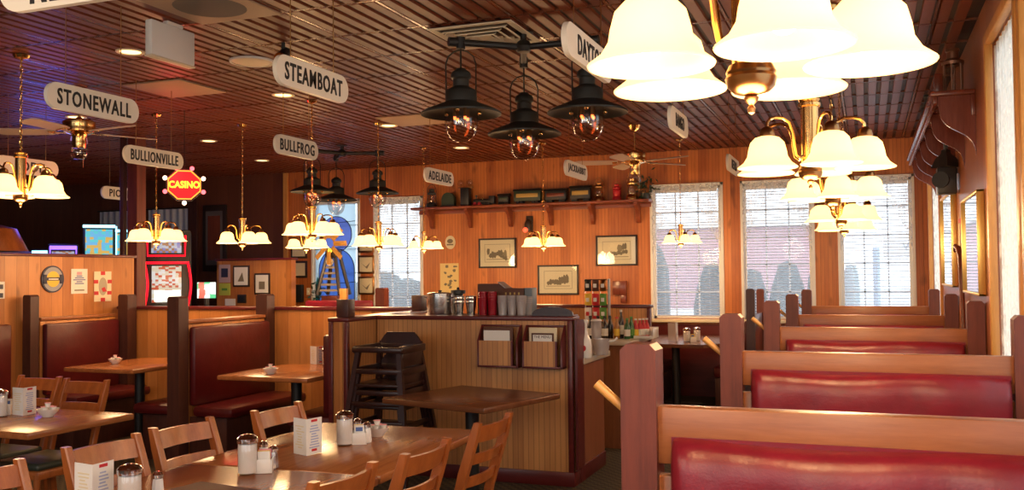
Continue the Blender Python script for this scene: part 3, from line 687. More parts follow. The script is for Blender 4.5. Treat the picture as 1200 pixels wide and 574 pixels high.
chair_back(-1.50, 3.70, A(90-3), 'ladder-back chair nearest the station wall on the right of the long table')
chair_back(-1.485, 3.02, A(90-2), 'middle chair of the three showing their backs along the right of the long table')
chair_back(-1.54, 2.55, A(90-4), 'chair cut off by the bottom edge right of the long table, nearest the camera')
chair_back(-2.62, 3.72, A(-90-4), 'chair tucked under the far left corner of the long table, before the empty booth table')
chair_back(-2.72, 3.19, A(-90-5), 'second chair from the far end on the left of the long table')
chair_back(-2.72, 2.75, A(-90-5), 'third chair from the far end on the left of the long table')
chair_back(-2.73, 2.22, A(-90-5), 'chair cut off by the left edge of the photo at the bottom')
chair_back(-4.43, 4.36, A(180), 'right one of two chairs on the far side of the left table')
chair_back(-4.87, 4.42, A(180), 'left one of two chairs on the far side of the left table')
chair_back(-2.08, 1.93, A(0), 'chair at the near end of the long table, only the tip of its back showing')

# ------------------------------------------------------------------ stacked high chairs
def make_high(label, loc):
    t = thing('high_chair', label, 'high chair', loc, 0, 'dark wooden high chairs stacked together')
    tw, td, bw, bd, H = 0.155, 0.15, 0.245, 0.24, 0.70
    for sx in (-1, 1):
        for sy in (-1, 1):
            mb = MB(); a = Vector((sx*bw, sy*bd, 0)); b = Vector((sx*tw, sy*td, H))
            V = [[mb.bm.verts.new(p+Vector((i*0.017, j*0.017, 0))) for i, j in ((-1, -1), (1, -1), (1, 1), (-1, 1))] for p in (a, b)]
            for k in range(4): mb.bm.faces.new((V[0][k], V[0][(k+1) % 4], V[1][(k+1) % 4], V[1][k]))
            mb.bm.faces.new(V[0]); mb.bm.faces.new(V[1]); obj('leg', mb, HIGHW, t)
    def lerp(z): k = z/H; return bw+(tw-bw)*k, bd+(td-bd)*k
    mb = MB(); x, y = tw+0.02, td+0.02
    for c, s in (((0, -y, H), (2*x+0.03, 0.03, 0.036)), ((-x, 0, H), (0.036, 2*y, 0.05)), ((x, 0, H), (0.036, 2*y, 0.05)), ((0, y, H), (2*x+0.03, 0.03, 0.05))): mb.box(c, s, 0.008)
    obj('arm_ring', mb, HIGHW, t)
    mb = MB(); mb.prism([(-0.165, 0), (0.165, 0), (0.165, 0.03)]+[(0.155-0.31*k/12, 0.03+0.062*min(1, 2.2*math.sin(PI*k/12))) for k in range(13)]+[(-0.165, 0.03)], 'y', y-0.012, y+0.012)
    bmesh.ops.translate(mb.bm, verts=mb.bm.verts, vec=(0, 0, H+0.01)); obj('backrest', mb, HIGHW, t)
    x, y = lerp(0.46); obj('seat', MB().box((0, 0, 0.46), (2*x, 2*y, 0.022), 0.006), HIGHW, t)
    x, y = lerp(0.22); obj('footrest', MB().box((0, -y, 0.22), (2*x, 0.05, 0.022), 0.006), HIGHW, t)
    mb = MB(); x, y = lerp(0.34)
    for s in (-1, 1): mb.box((s*x, 0, 0.34), (0.02, 2*y, 0.03), 0.005)
    mb.box((0, -y, 0.34), (2*x, 0.02, 0.03), 0.005); obj('rail', mb, HIGHW, t)
    x, y = tw+0.02, td+0.02; obj('side_panel', MB().box((x, 0, H-0.065), (0.012, 2*y-0.04, 0.10), 0.003), HIGHW, t)
    return t
hc = make_high('bottom high chair of the dark wooden stack before the station wall', (-3.10, 5.72, 0.0))
dup(hc, (-3.10, 5.72, 0.145), label='middle high chair of the dark wooden stack before the station wall')
dup(hc, (-3.10, 5.72, 0.29), label='topmost high chair of the dark wooden stack before the station wall')

# ------------------------------------------------------------------ chandeliers
SH_IN = [(0.022, 0.0), (0.046, -0.007), (0.064, -0.026), (0.072, -0.056), (0.076, -0.080), (0.090, -0.103), (0.114, -0.121)]
def shade_mesh():
    n = 96; p = SH_IN+[(0.112, -0.124)]+[(r-0.004, z-0.003) for r, z in SH_IN[::-1]]
    mb = MB(); mb.lathe(p, n=n)
    for i, v in enumerate(mb.bm.verts):                               # fine pressed flutes in the flared skirt
        j = i//n; q = 0.010 if j in (4, 5, 6, 8, 9, 10) else 0
        if i % 2: v.co.x *= 1-q*1.6; v.co.y *= 1-q*1.6
    return mb.mesh('lamp_shade', SHADE, angle=60)
SH_ME = shade_mesh()
BULB_ME = MB().ball((0, 0, -0.068), 0.030, (1, 1, 1.25), 12).mesh('bulb', BULB)
def make_chandelier(label, loc, rot, arms, group, drop, scale=1.0, chain=True, power=1.0):
    """brass lamp: origin at the finial tip; arms rise from the stem, arch over and hold bell shades"""
    t = thing('chandelier', label, 'chandelier', loc, rot, group); t.scale = (scale,)*3
    obj('finial', MB().lathe([(0, 0), (0.006, 0.004), (0.008, 0.012), (0.004, 0.018), (0.012, 0.026), (0.014, 0.032), (0.006, 0.038)], n=12), DBRASS, t)
    obj('hub_bowl', MB().lathe([(0, 0.034), (0.030, 0.040), (0.043, 0.052), (0.047, 0.068), (0.044, 0.074), (0.046, 0.079), (0.040, 0.092), (0.028, 0.096)], n=24), DBRASS, t)
    obj('stem', MB().lathe([(0.034, 0.094), (0.034, 0.325), (0.043, 0.329), (0.043, 0.340), (0.036, 0.346), (0.042, 0.356), (0.012, 0.366), (0, 0.368)], n=20), BRASS, t)
    Rr = 0.205
    for k in range(arms):
        a = 2*PI*k/arms; ca, sa = math.cos(a), math.sin(a)
        path = [(0.034, 0.130), (0.050, 0.122), (0.066, 0.134), (0.074, 0.17), (0.080, 0.22), (0.098, 0.260), (0.130, 0.276), (0.165, 0.277), (0.190, 0.270), (0.204, 0.252), (Rr, 0.230)]
        obj('arm', MB().tube([(r*ca, r*sa, z) for r, z in path], 0.0062, 8), BRASS, t)
        f = obj('shade_fitter', MB().lathe([(0.006, 0.036), (0.016, 0.032), (0.026, 0.022), (0.030, 0.004), (0.030, -0.004), (0.022, -0.006)], n=16), DBRASS, t, loc=(Rr*ca, Rr*sa, 0.203))
        s = obj('lamp_shade', SH_ME, None, t, loc=(Rr*ca, Rr*sa, 0.201)); obj('bulb', BULB_ME, None, s)
    top = (drop)/scale
    mb = MB(); z = 0.368
    if chain:
        n = max(3, int((top-z)/0.034)); st = (top-z)/n
        for k in range(n):
            zc = z+st*(k+0.5); ax = k % 2
            mb.tube([((0.008*math.cos(q) if ax == 0 else 0), (0.008*math.cos(q) if ax else 0), zc+st*0.62*math.sin(q)) for q in [2*PI*j/8 for j in range(9)]], 0.0025, 5, cap=False)
        mb.cyl((0.004, 0, z), (0.004, 0, top), 0.0018, n=5)
    else: mb.cyl((0, 0, z), (0, 0, top), 0.007, n=8)
    obj('hanging_chain' if chain else 'hanging_rod', mb, BRASS, t)
    obj('ceiling_canopy', MB().lathe([(0.008, top-0.03), (0.045, top-0.022), (0.055, top-0.002), (0, top)], n=16), BRASS, t)
    d = deep_dir(loc)
    L = point('chandelier_and_fill_light', (loc[0], loc[1], loc[2]-0.06), CHAND_W*power, WARM, 0.12)
    return t
def deep_dir(l): return Vector((l[0], l[1], 0)).normalized()
def view_rot(x, y, deg):                                             # first arm DEG to the right of the direction to the eye
    return math.atan2(-y, -x) + A(deg)
RG = 'brass chandeliers in the row over the right booths'
for (x, y, zz, dg, lab) in ((-0.19, 1.72, 1.782, 15, 'big glowing chandelier with bell shades at the top of the photo, nearest the camera'),
                            (-0.19, 3.61, 1.80, 22, 'second chandelier from the camera over the right booths, brass stem fully in view'),
                            (-0.17, 5.44, 1.82, 8, 'third chandelier from the camera over the right booths'),
                            (-0.18, 7.63, 1.81, 24, 'fourth chandelier from the camera over the right booths'),
                            (-0.20, 9.55, 1.81, 12, 'farthest chandelier of the right booth row, nearly hidden behind the others')):
    make_chandelier(lab, (x, y, zz), view_rot(x, y, dg), 5, RG, ZC-zz-0.01, 0.98 if y < 2 else 0.94, True, 1.0)
LG = 'chandeliers over the left booths'
for (px, py, D, sc, dg, arms, lab) in (
        (24, 243, 6.1, 1.0, -28, 5, 'glowing chandelier at the left edge of the photo below a hanging sign'),
        (183, 291, 8.4, 0.86, 35, 5, 'chandelier hanging in front of the red-lit slot machine'),
        (284, 293, 9.0, 0.86, 20, 5, 'chandelier hanging above the two small framed pictures on the pine half wall'),
        (366, 284, 7.8, 0.84, 30, 5, 'upper chandelier of the pair in front of the stained-glass window'),
        (359, 297, 11.2, 0.86, 15, 5, 'small lower chandelier just left of the toy windmill'),
        (444, 296, 9.0, 0.84, 40, 5, 'chandelier in front of the back window left of the long shelf'),
        (497, 297, 10.8, 0.72, 20, 5, 'small chandelier just left of the round plaque on the back wall'),
        (637, 295, 10.5, 0.82, 35, 5, 'chandelier above the lowest framed engraving on the back wall'),
        (798, 291, 10.3, 0.74, 18, 5, 'small chandelier in front of the window above the condiment table')):
    p = deep(px, py, D); make_chandelier(lab, tuple(p), view_rot(p.x, p.y, dg), arms, LG, ZC-p.z-0.01, sc, True, 1.25 if D > 10 else 0.9)
# unseen point lights added behind the camera to fill surfaces facing it
for x, y in ((-0.2, -0.5), (-1.6, 0.1), (-3.2, 0.6)): point('chandelier_and_fill_light', (x, y, 2.0), CHAND_W*2.4, (1.0, 0.74, 0.48), 0.25)

# ------------------------------------------------------------------ hanging station signs
def make_sign(word, label, x, y0, y1, zc=2.41, along='y', h=0.135, size=0.088, sp=1.05, wire=True, m=SIGNW):
    L = abs(y1-y0); r = h/2; th = 0.022
    if along == 'y': loc = (x, (y0+y1)/2, zc)
    else: loc = ((y0+y1)/2, x, zc)
    t = thing('hanging_sign', label, 'sign', loc, 0, 'white station name signs hanging from the ceiling')
    rr = h*0.49
    pts = []
    for cx, cy, a0 in ((L/2-rr, h/2-rr, 0), (-L/2+rr, h/2-rr, PI/2), (-L/2+rr, -h/2+rr, PI), (L/2-rr, -h/2+rr, 1.5*PI)): pts += arc(cx, cy, rr, a0, a0+PI/2, 6)
    mb = MB(); mb.prism(pts, 'x' if along == 'y' else 'y', -th/2, th/2); obj('board', mb, m, t, smooth=True)
    M = at(FACE_X, th/2+0.001, 0, 0) if along == 'y' else at(FACE_NY, 0, -th/2-0.001, 0)
    o = text(word, 0.1, Matrix.Identity(4), INK, t, bold=0.002, space=1.16)
    xs = [v.co.x for v in o.data.vertices]; zs = [v.co.y for v in o.data.vertices]                # narrow tall capitals filling the board
    fx = min(0.80*L, size*0.72*len(word))/(max(xs)-min(xs)); fz = h*(0.60 if along == 'y' else 0.82)/(max(zs)-min(zs))
    o.data.transform(M @ Matrix.Diagonal((fx, fz, 1, 1)) @ Matrix.Translation((-(max(xs)+min(xs))/2, -(max(zs)+min(zs))/2, 0)))
    for s in (-0.30, 0.30):
        a = (0, s*L, h/2-0.01) if along == 'y' else (s*L, 0, h/2-0.01); b = (a[0], a[1], ZC-zc-0.008)
        obj('hanging_wire', MB().cyl(a, b, 0.0025, n=6), DBRASS, t)
    return t
make_sign('RENO', 'white sign cut off by the top left corner of the photo, lettered RE', 2.14, -2.53, -1.93, 2.41, 'x', 0.165, 0.115, 1.15)
make_sign('STONEWALL', 'white hanging sign lettered STONEWALL', -3.77, 3.44, 4.06)
make_sign('STEAMBOAT', 'white hanging sign lettered STEAMBOAT', -2.40, 3.40, 4.00)
make_sign('DAYTON', 'white hanging sign lettered DAYTON, partly behind the nearest chandelier', -1.07, 3.38, 4.06)
make_sign('BULLIONVILLE', 'white hanging sign lettered BULLIONVILLE above the red casino sign', -5.08, 5.33, 5.96, sp=1.0, size=0.078)
make_sign('BULLFROG', 'white hanging sign lettered BULLFROG', -3.78, 5.35, 5.88)
make_sign('BANGO', 'hanging sign lettered BANGO, seen nearly edge-on near the ceiling fan', -1.06, 5.36, 5.92, size=0.075)
make_sign('LODI', 'hanging sign lettered LODI behind the chandelier at the left edge', -6.40, 5.36, 5.97)
make_sign('ADELAIDE', 'yellow-lit hanging sign lettered ADELAIDE at the left end of the long shelf', -3.74, 7.58, 8.20, sp=1.1, size=0.085)
make_sign('JACKRABBIT', 'hanging sign lettered JACKRABBIT left of the brass ceiling fan', -2.41, 7.60, 8.26)
make_sign('METRO', 'small pale hanging sign lettered METRO against the back wall between two windows', -1.065, 7.80, 8.50)
make_sign('PIOCHE', 'dim hanging sign lettered PIOCHE in the dark casino area', -7.60, 7.66, 8.25)

# ------------------------------------------------------------------ railway lantern clusters
def lamp_parts(root, x, y, z):
    g = obj('lamp_hood', MB().lathe([(0, 0.275), (0.028, 0.272), (0.034, 0.262), (0.052, 0.252), (0.060, 0.238), (0.060, 0.215), (0.048, 0.205), (0.048, 0.165), (0.066, 0.152), (0.088, 0.142), (0.094, 0.132), (0.094, 0.072), (0.12, 0.060), (0.215, 0.022), (0.240, 0.006), (0.240, -0.004), (0.215, 0.010), (0.10, 0.030), (0, 0.034)], n=36), LAMPB, root, loc=(x, y, z))
    obj('glass_globe', MB().lathe([(0.098, 0.028), (0.100, -0.03), (0.097, -0.075), (0.086, -0.115), (0.062, -0.148), (0.03, -0.166), (0, -0.171)], n=28), GLOBE, g)
    mb = MB(); fl = MB()
    for k in range(4):
        a = PI*k/2+0.6; cx, cy = 0.045*math.cos(a), 0.045*math.sin(a)
        mb.cyl((cx, cy, 0.03), (cx, cy, -0.02), 0.011, n=8); fl.ball((cx, cy, -0.026), 0.0085, (1, 1, 1.5), 8)
    obj('socket', mb, DBRASS, g); obj('bulb', fl, FILAM, g)
    for k in range(3): a = 2*PI*k/3+0.4; obj('thumb_screw', MB().ball((0.116*math.cos(a), 0.116*math.sin(a), 0.012), 0.014, n=8), BRASS, g)
    mb = MB()
    for s in (-1, 1): mb.tube([(s*0.088, 0, 0.07), (s*0.09, 0, 0.30), (s*0.075, 0, 0.345), (s*0.04, 0, 0.375), (0, 0, 0.385)], 0.005, 6)
    mb.cyl((0, 0, 0.27), (0, 0, ZC-0.10-z), 0.006, n=6); obj('bail', mb, BLACK, g)
def cluster(label, hub, rot, R, zl, arms):
    t = thing('lantern_fixture', label, 'light fixture', (hub[0], hub[1], 0), rot, 'black railway lantern fixtures')
    zb = ZC-0.10
    obj('hub', MB().lathe([(0, zb-0.035), (0.04, zb-0.03), (0.055, zb), (0.04, zb+0.03), (0.02, zb+0.045), (0.02, ZC-0.02), (0.06, ZC-0.015), (0.06, ZC-0.008), (0, ZC-0.008)], n=16), BLACK, t)
    for k in arms:
        a = A(k); c, s = math.cos(a), math.sin(a)
        mb = MB(); mb.cyl((0, 0, zb), ((R+0.07)*c, (R+0.07)*s, zb), 0.021, n=12); mb.cyl(((R+0.03)*c, (R+0.03)*s, zb), ((R+0.075)*c, (R+0.075)*s, zb), 0.028, n=12); mb.cyl((R*c, R*s, zb+0.03), (R*c, R*s, zb-0.04), 0.027, n=12)
        obj('pipe_arm', mb, BLACK, t); lamp_parts(t, R*c, R*s, zl-(0.045 if k in (90, 100) else 0))
vr = -(PI/2 - math.atan2(5.46, -2.0))
cluster('black three-lamp railway lantern fixture hanging below the square vent', (-1.935, 5.30), math.atan2(5.46, -2.0)-PI/2, 0.40, 2.45, (-20, 90, 200))
cluster('farther black three-lamp railway lantern fixture by the left windows', (-5.55, 9.15), math.atan2(9.1, -5.5)-PI/2, 0.40, 2.42, (-10, 100, 215))

# ------------------------------------------------------------------ ceiling fans
def make_fan(label, loc, rot):
    """origin at the underside of the motor"""
    t = thing('ceiling_fan', label, 'ceiling fan', loc, rot, 'brass ceiling fans')
    obj('motor', MB().lathe([(0, 0), (0.06, 0.0), (0.115, 0.02), (0.12, 0.035), (0.115, 0.05), (0.12, 0.065), (0.12, 0.10), (0.10, 0.115), (0.03, 0.125), (0.015, 0.14), (0, 0.14)], n=24), BRASS, t)
    obj('down_rod', MB().cyl((0, 0, 0.13), (0, 0, ZC-loc[2]-0.02), 0.010, n=10), BRASS, t)
    obj('canopy', MB().lathe([(0.012, ZC-loc[2]-0.07), (0.05, ZC-loc[2]-0.05), (0.065, ZC-loc[2]-0.012), (0, ZC-loc[2]-0.01)], n=20), BRASS, t)
    for k in range(5):
        a = 2*PI*k/5; R = Matrix.Rotation(a, 3, 'Z') @ Matrix.Rotation(A(11), 3, 'X')
        pts = [(0.17, -0.045), (0.22, -0.058), (0.56, -0.068), (0.60, -0.05), (0.61, 0), (0.60, 0.05), (0.56, 0.068), (0.22, 0.058), (0.17, 0.045)]
        mb = MB(); mb.prism(pts, 'z', -0.004, 0.004)
        for v in mb.bm.verts: v.co = R @ v.co + Vector((0, 0, 0.02))
        b = obj('blade', mb, BLADE, t)
        mb = MB(); mb.box((0.14, 0, -0.006), (0.13, 0.03, 0.006), 0.002); mb.box((0.2, 0, -0.006), (0.05, 0.075, 0.006), 0.002)
        for v in mb.bm.verts: v.co = R @ v.co + Vector((0, 0, 0.02))
        obj('blade_bracket', mb, BRASS, b)
    obj('switch_housing', MB().lathe([(0, -0.11), (0.045, -0.105), (0.055, -0.06), (0.05, -0.02), (0.06, 0.0)], n=20), BRASS, t)
    obj('glass_cap', MB().lathe([(0.05, -0.10), (0.062, -0.12), (0.062, -0.16), (0.04, -0.19), (0, -0.197)], n=20), CLEAR, t)
    obj('pull_chain', MB().cyl((0.05, 0.0, -0.06), (0.05, 0, -0.26), 0.0018, n=5), BRASS, t)
make_fan('brass ceiling fan with pale blades in front of the long shelf', (-2.15, 9.1, 2.58), A(49))
make_fan('brass ceiling fan in the dim blue-lit area at the left', (-5.76, 5.58, 2.62), A(-8))

# ------------------------------------------------------------------ recessed lights, vents, speakers, small ceiling things
def can_light(x, y, label):
    t = thing('recessed_light', label, 'ceiling light', (x, y, ZC-0.007), 0, 'round recessed ceiling lights')
    obj('trim_ring', MB().lathe([(0.062, -0.002), (0.085, -0.010), (0.092, -0.006), (0.092, 0.0), (0.06, 0.0)], n=24), CREAM, t)
    obj('lens', MB().lathe([(0.066, -0.004), (0.04, -0.008), (0, -0.009)], n=24), CANL, t)
    l = bpy.data.lights.new('can_spot', 'SPOT'); l.energy = CAN_W; l.color = (1, 0.66, 0.36); l.spot_size = A(105); l.spot_blend = 0.6; l.shadow_soft_size = 0.06
    o = bpy.data.objects.new('can_spot', l); o.location = (x, y, ZC-0.03); COL.objects.link(o)
for x, y, lab in ((-4.47, 4.75, 'round recessed light between the blank white box and the STONEWALL sign'), (-4.42, 6.38, 'round recessed light just under the STEAMBOAT sign'),
                  (-4.39, 8.11, 'round recessed light right of the BULLFROG sign'), (-4.40, 9.89, 'round recessed light behind the lantern globes, farthest of its row'),
                  (-6.66, 8.23, 'round recessed light above the casino sign'), (-7.19, 9.91, 'small far recessed light left of the BULLFROG sign'), (-6.75, 6.5, 'round recessed light right behind the STONEWALL sign')):
    can_light(x, y, lab)
def vent(x, y, label, m=WHITE):
    t = thing('ceiling_vent', label, 'vent', (x, y, ZC-0.008), 0, 'square ceiling vents'); s = T-0.03
    mb = MB()
    for k, q in enumerate((1.0, 0.76, 0.54, 0.34)):
        a = s*q/2; b = a-0.045; z = -0.012-0.004*k
        for sx, sy, dx, dy in ((0, 1, 2*a, a-b), (0, -1, 2*a, a-b), (1, 0, a-b, 2*b), (-1, 0, a-b, 2*b)):
            c = (sx*(a+b)/2, sy*(a+b)/2, z); R = Matrix.Rotation(A(28 if k else 3)*(sx), 3, 'Y') @ Matrix.Rotation(-A(28 if k else 3)*sy, 3, 'X'); mb.box(c, (dx, dy, 0.006), rot=R)
    obj('louvres', mb, m, t, smooth=False); obj('duct_plate', MB().box((0, 0, -0.002), (s*0.95, s*0.95, 0.004)), BROWNB, t)
    obj('core', MB().box((0, 0, -0.022), (0.09, 0.09, 0.006), 0.002), m, t)
TANP = mat('tan_plate', (0.42, 0.28, 0.18), 0.6)
vent(-2.16, 5.24, 'square cream ceiling vent above the three-lamp lantern fixture', CREAM)
t = thing('ceiling_panel', 'big square plate with a dark perforated centre at the top edge beside the blank white box', 'vent', (-3.31, 4.10, ZC-0.008)); obj('plate', MB().box((0, 0, -0.006), (T-0.03, T-0.03, 0.012), 0.003), TANP, t); obj('perforated_centre', MB().lathe([(0, -0.016), (0.19, -0.014), (0.2, -0.010)], n=28), mat('dusty_grey', (0.16, 0.13, 0.11), 0.8), t)
t = thing('ceiling_panel', 'pale square plate in the ceiling behind the blank white box', 'vent', (-5.02, 5.81, ZC-0.008)); obj('plate', MB().box((0, 0, -0.006), (T-0.03, T-0.03, 0.012), 0.003), TANP, t); obj('perforated_centre', MB().lathe([(0, -0.016), (0.19, -0.014), (0.2, -0.010)], n=28), TANP, t)
t = thing('ceiling_panel', 'pale square plate in the ceiling near the far lantern fixture', 'vent', (-4.0, 7.9, ZC-0.008)); obj('plate', MB().box((0, 0, -0.006), (T-0.03, T-0.03, 0.012), 0.003), TANP, t)
t = thing('ceiling_speaker', 'round cream ceiling speaker left of the STEAMBOAT sign', 'speaker', (-3.91, 5.28, ZC-0.008)); obj('grille', MB().lathe([(0, -0.014), (0.11, -0.016), (0.13, -0.010), (0.14, 0.0)], n=32), CREAM, t); obj('rim', MB().lathe([(0.135, -0.012), (0.15, -0.012), (0.152, 0), (0.135, 0)], n=32), WHITE, t)
p = deep(200, 51, 5.38)
t = thing('exit_sign_box', 'blank white box sign hanging from the ceiling at the upper left', 'sign', (p.x, p.y, p.z), 0)
obj('housing', MB().box((0, 0, 0), (0.05, 0.36, 0.20), 0.010), WHITE, t); obj('mount', MB().box((0, 0.02, (0.10+ZC-p.z-0.008)/2), (0.04, 0.13, ZC-p.z-0.008-0.10), 0.006), WHITE, t); obj('lower_rim', MB().box((0, 0, -0.105), (0.054, 0.365, 0.012), 0.004), CREAM, t)
p = onz(332, 50, ZC-0.01)
t = thing('spotlight', 'small black and brass ceiling spotlight above the STEAMBOAT sign', 'spotlight', tuple(p)); obj('stem', MB().cyl((0, 0, 0), (0, 0, -0.05), 0.012), BLACK, t); obj('can', MB().cyl((0.0, 0.03, -0.05), (0.01, -0.05, -0.11), 0.032, 0.036), BLACK, t); obj('ring', MB().cyl((0.009, -0.045, -0.106), (0.012, -0.056, -0.115), 0.038), BRASS, t)

# ------------------------------------------------------------------ back wall: long shelf and what stands on it
SZ = 2.385
t = thing('wall_shelf', 'long dark red shelf high on the back wall carrying model trains', 'shelf', (-4.05, YB, 0))
obj('shelf_board', MB().span((-1.62, -0.24, SZ-0.03), (1.60, -0.002, SZ), 0.006), SHELFW, t); obj('back_rail', MB().span((-1.60, -0.02, SZ-0.085), (1.58, -0.002, SZ-0.031), 0.003), SHELFW, t)
def corbel_pts(d, h): return [(0, 0), (-d, 0), (-d, -0.03), (-d*0.86, -h*0.22), (-d*0.55, -h*0.40), (-d*0.42, -h*0.62), (-d*0.36, -h*0.85), (-d*0.18, -h*0.98), (0, -h)]
for px in (504, 549, 596, 644, 693, 747):
    x = ony(px, 255, YB-0.1).x+4.05; mb = MB(); mb.prism([(a-0.002, SZ-0.031+b) for a, b in corbel_pts(0.20, 0.25)], 'x', x-0.022, x+0.022); obj('bracket', mb, SHELFW, t)
TRAIN = mat('train_black', (0.02, 0.02, 0.022), 0.4); TRAING = mat('train_green', (0.03, 0.05, 0.03), 0.45); TRAINY = mat('train_ochre', (0.45, 0.30, 0.08), 0.5)
def shelf_at(px): return ony(px, 240, YB-0.12).x
def locomotive(px, label):
    t = thing('model_locomotive', label, 'model train', (shelf_at(px), YB-0.12, SZ), 0); t.scale = (0.70,)*3
    obj('boiler', MB().cyl((-0.20, 0, 0.085), (0.12, 0, 0.085), 0.042, n=16), TRAIN, t); obj('cab', MB().box((0.17, 0, 0.11), (0.11, 0.10, 0.13), 0.006), TRAIN, t)
    obj('chimney', MB().lathe([(0.014, 0.12), (0.012, 0.17), (0.026, 0.195), (0.02, 0.20), (0, 0.20)], (-0.15, 0, 0)), TRAIN, t); obj('dome', MB().ball((-0.02, 0, 0.13), 0.022), BRASS, t)
    for k in range(4):
        for s in (-1, 1): obj('wheel', MB().cyl((-0.16+k*0.09, s*0.045, 0.034), (-0.16+k*0.09, s*0.058, 0.034), 0.034, n=16), REDP if k < 2 else TRAIN, t)
    obj('frame', MB().box((0, 0, 0.045), (0.44, 0.07, 0.025), 0.003), TRAIN, t)
def carriage(px, label, w, body, band, h=0.13):
    t = thing('model_carriage', label, 'model train', (shelf_at(px), YB-0.12, SZ), 0)
    obj('body', MB().box((0, 0, 0.035+h/2), (w, 0.09, h), 0.008), body, t); obj('roof', MB().prism([(-0.055, 0), (-0.04, 0.022), (0, 0.032), (0.04, 0.022), (0.055, 0)], 'x', -w/2-0.01, w/2+0.01), TRAIN, t, loc=(0, 0, 0.035+h))
    obj('side_band', MB().box((0, -0.047, 0.035+h*0.55), (w*0.82, 0.004, h*0.38), 0.001), band, t)
    for k in (-0.36, -0.22, 0.22, 0.36):
        for s in (-1, 1): obj('wheel', MB().cyl((k*w, s*0.035, 0.02), (k*w, s*0.047, 0.02), 0.02, n=12), TRAIN, t)
def rail_lantern(px, label, body, globe, s=1.0):
    t = thing('railway_lantern', label, 'lantern', (shelf_at(px), YB-0.12, SZ), 0, 'old lanterns on the long shelf'); t.scale = (s,)*3
    obj('base', MB().lathe([(0, 0), (0.06, 0), (0.062, 0.03), (0.05, 0.05), (0.03, 0.06)], n=16), body, t); obj('globe', MB().lathe([(0.036, 0.055), (0.05, 0.09), (0.045, 0.13), (0.034, 0.15)], n=16), globe, t)
    obj('cap', MB().lathe([(0.05, 0.15), (0.052, 0.165), (0.03, 0.185), (0.03, 0.20), (0.036, 0.21), (0, 0.225)], n=16), body, t)
    mb = MB(); [mb.cyl((0.055*math.cos(a), 0.055*math.sin(a), 0.03), (0.05*math.cos(a), 0.05*math.sin(a), 0.16), 0.004, n=6) for a in (0.7, 2.3, 3.9, 5.5)]; obj('cage', mb, body, t)
    mb = MB(); mb.tube([(0.06*math.cos(a), 0, 0.17+0.10*math.sin(a)) for a in [PI*k/8 for k in range(9)]], 0.003, 6); obj('handle', mb, body, t)
rail_lantern(506, 'dark lantern at the left end of the long shelf, below the ADELAIDE sign', TRAIN, CLEAR, 1.15)
t = thing('wooden_box', 'dark round-topped box on the long shelf beside the leftmost lantern', 'box', (shelf_at(526), YB-0.12, SZ)); mb = MB(); mb.prism([(-0.09, 0), (0.09, 0)]+arc(0, 0.10, 0.09, 0, PI, 10), 'y', -0.04, 0.04); obj('case', mb, TRAING, t); obj('base', MB().box((0, 0, 0.008), (0.21, 0.10, 0.016), 0.003), TRAIN, t)
t = thing('signal_lamp', 'tall dark signal lamp with two glass lenses standing on the long shelf', 'lamp', (shelf_at(546), YB-0.12, SZ)); obj('post', MB().box((0, 0, 0.12), (0.12, 0.10, 0.24), 0.006), TRAIN, t)
for s in (-0.06, 0.07): g = obj('lens', MB().ball((s, -0.03, 0.285+abs(s)*0.3), 0.045), CLEAR, t)
obj('lens_bar', MB().box((0, 0, 0.245), (0.2, 0.04, 0.02), 0.004), DBRASS, t)
locomotive(567, 'black model locomotive with red wheels on the long shelf'); carriage(591, 'short dark model tender on the long shelf behind the locomotive', 0.14, TRAIN, TRAING, 0.08)
carriage(619, 'green model carriage with an ochre band on the long shelf', 0.36, TRAING, TRAINY); carriage(652, 'dark model carriage with a red-brown band on the long shelf', 0.28, TRAIN, CHERRY, 0.115); carriage(681, 'dark model carriage with two ochre panels on the long shelf', 0.26, TRAIN, TRAINY, 0.14)
rail_lantern(702, 'grey lantern on the long shelf right of the model carriages', DBRASS, CLEAR, 1.1); rail_lantern(723, 'red lantern on the long shelf below the fan', REDP, REDP, 0.95); rail_lantern(741, 'brass lantern at the right end of the long shelf', BRASS, CLEAR, 1.25)
t = thing('trailing_plant', 'dark trailing plant at the right end of the long shelf', 'plant', (shelf_at(756), YB-0.12, SZ)); obj('pot', MB().lathe([(0, 0), (0.04, 0), (0.055, 0.08), (0.05, 0.08), (0, 0.07)], n=14), TRAIN, t)
mb = MB(); rnd = random.Random(5)
for k in range(70):
    c = Vector((rnd.gauss(0, 0.07), rnd.gauss(-0.02, 0.04), 0.12+rnd.gauss(0.04, 0.06))); d = Vector((rnd.gauss(0, 1), rnd.gauss(0, 1), rnd.gauss(0, 1))).normalized()*0.035; e = d.cross(Vector((0.3, 0.5, 0.8))).normalized()*0.014
    mb.bm.faces.new([mb.bm.verts.new(c+q) for q in (-d, e, d, -e)])
obj('leaves', mb, mat('dark_leaf', (0.02, 0.045, 0.02), 0.5), t, smooth=False)

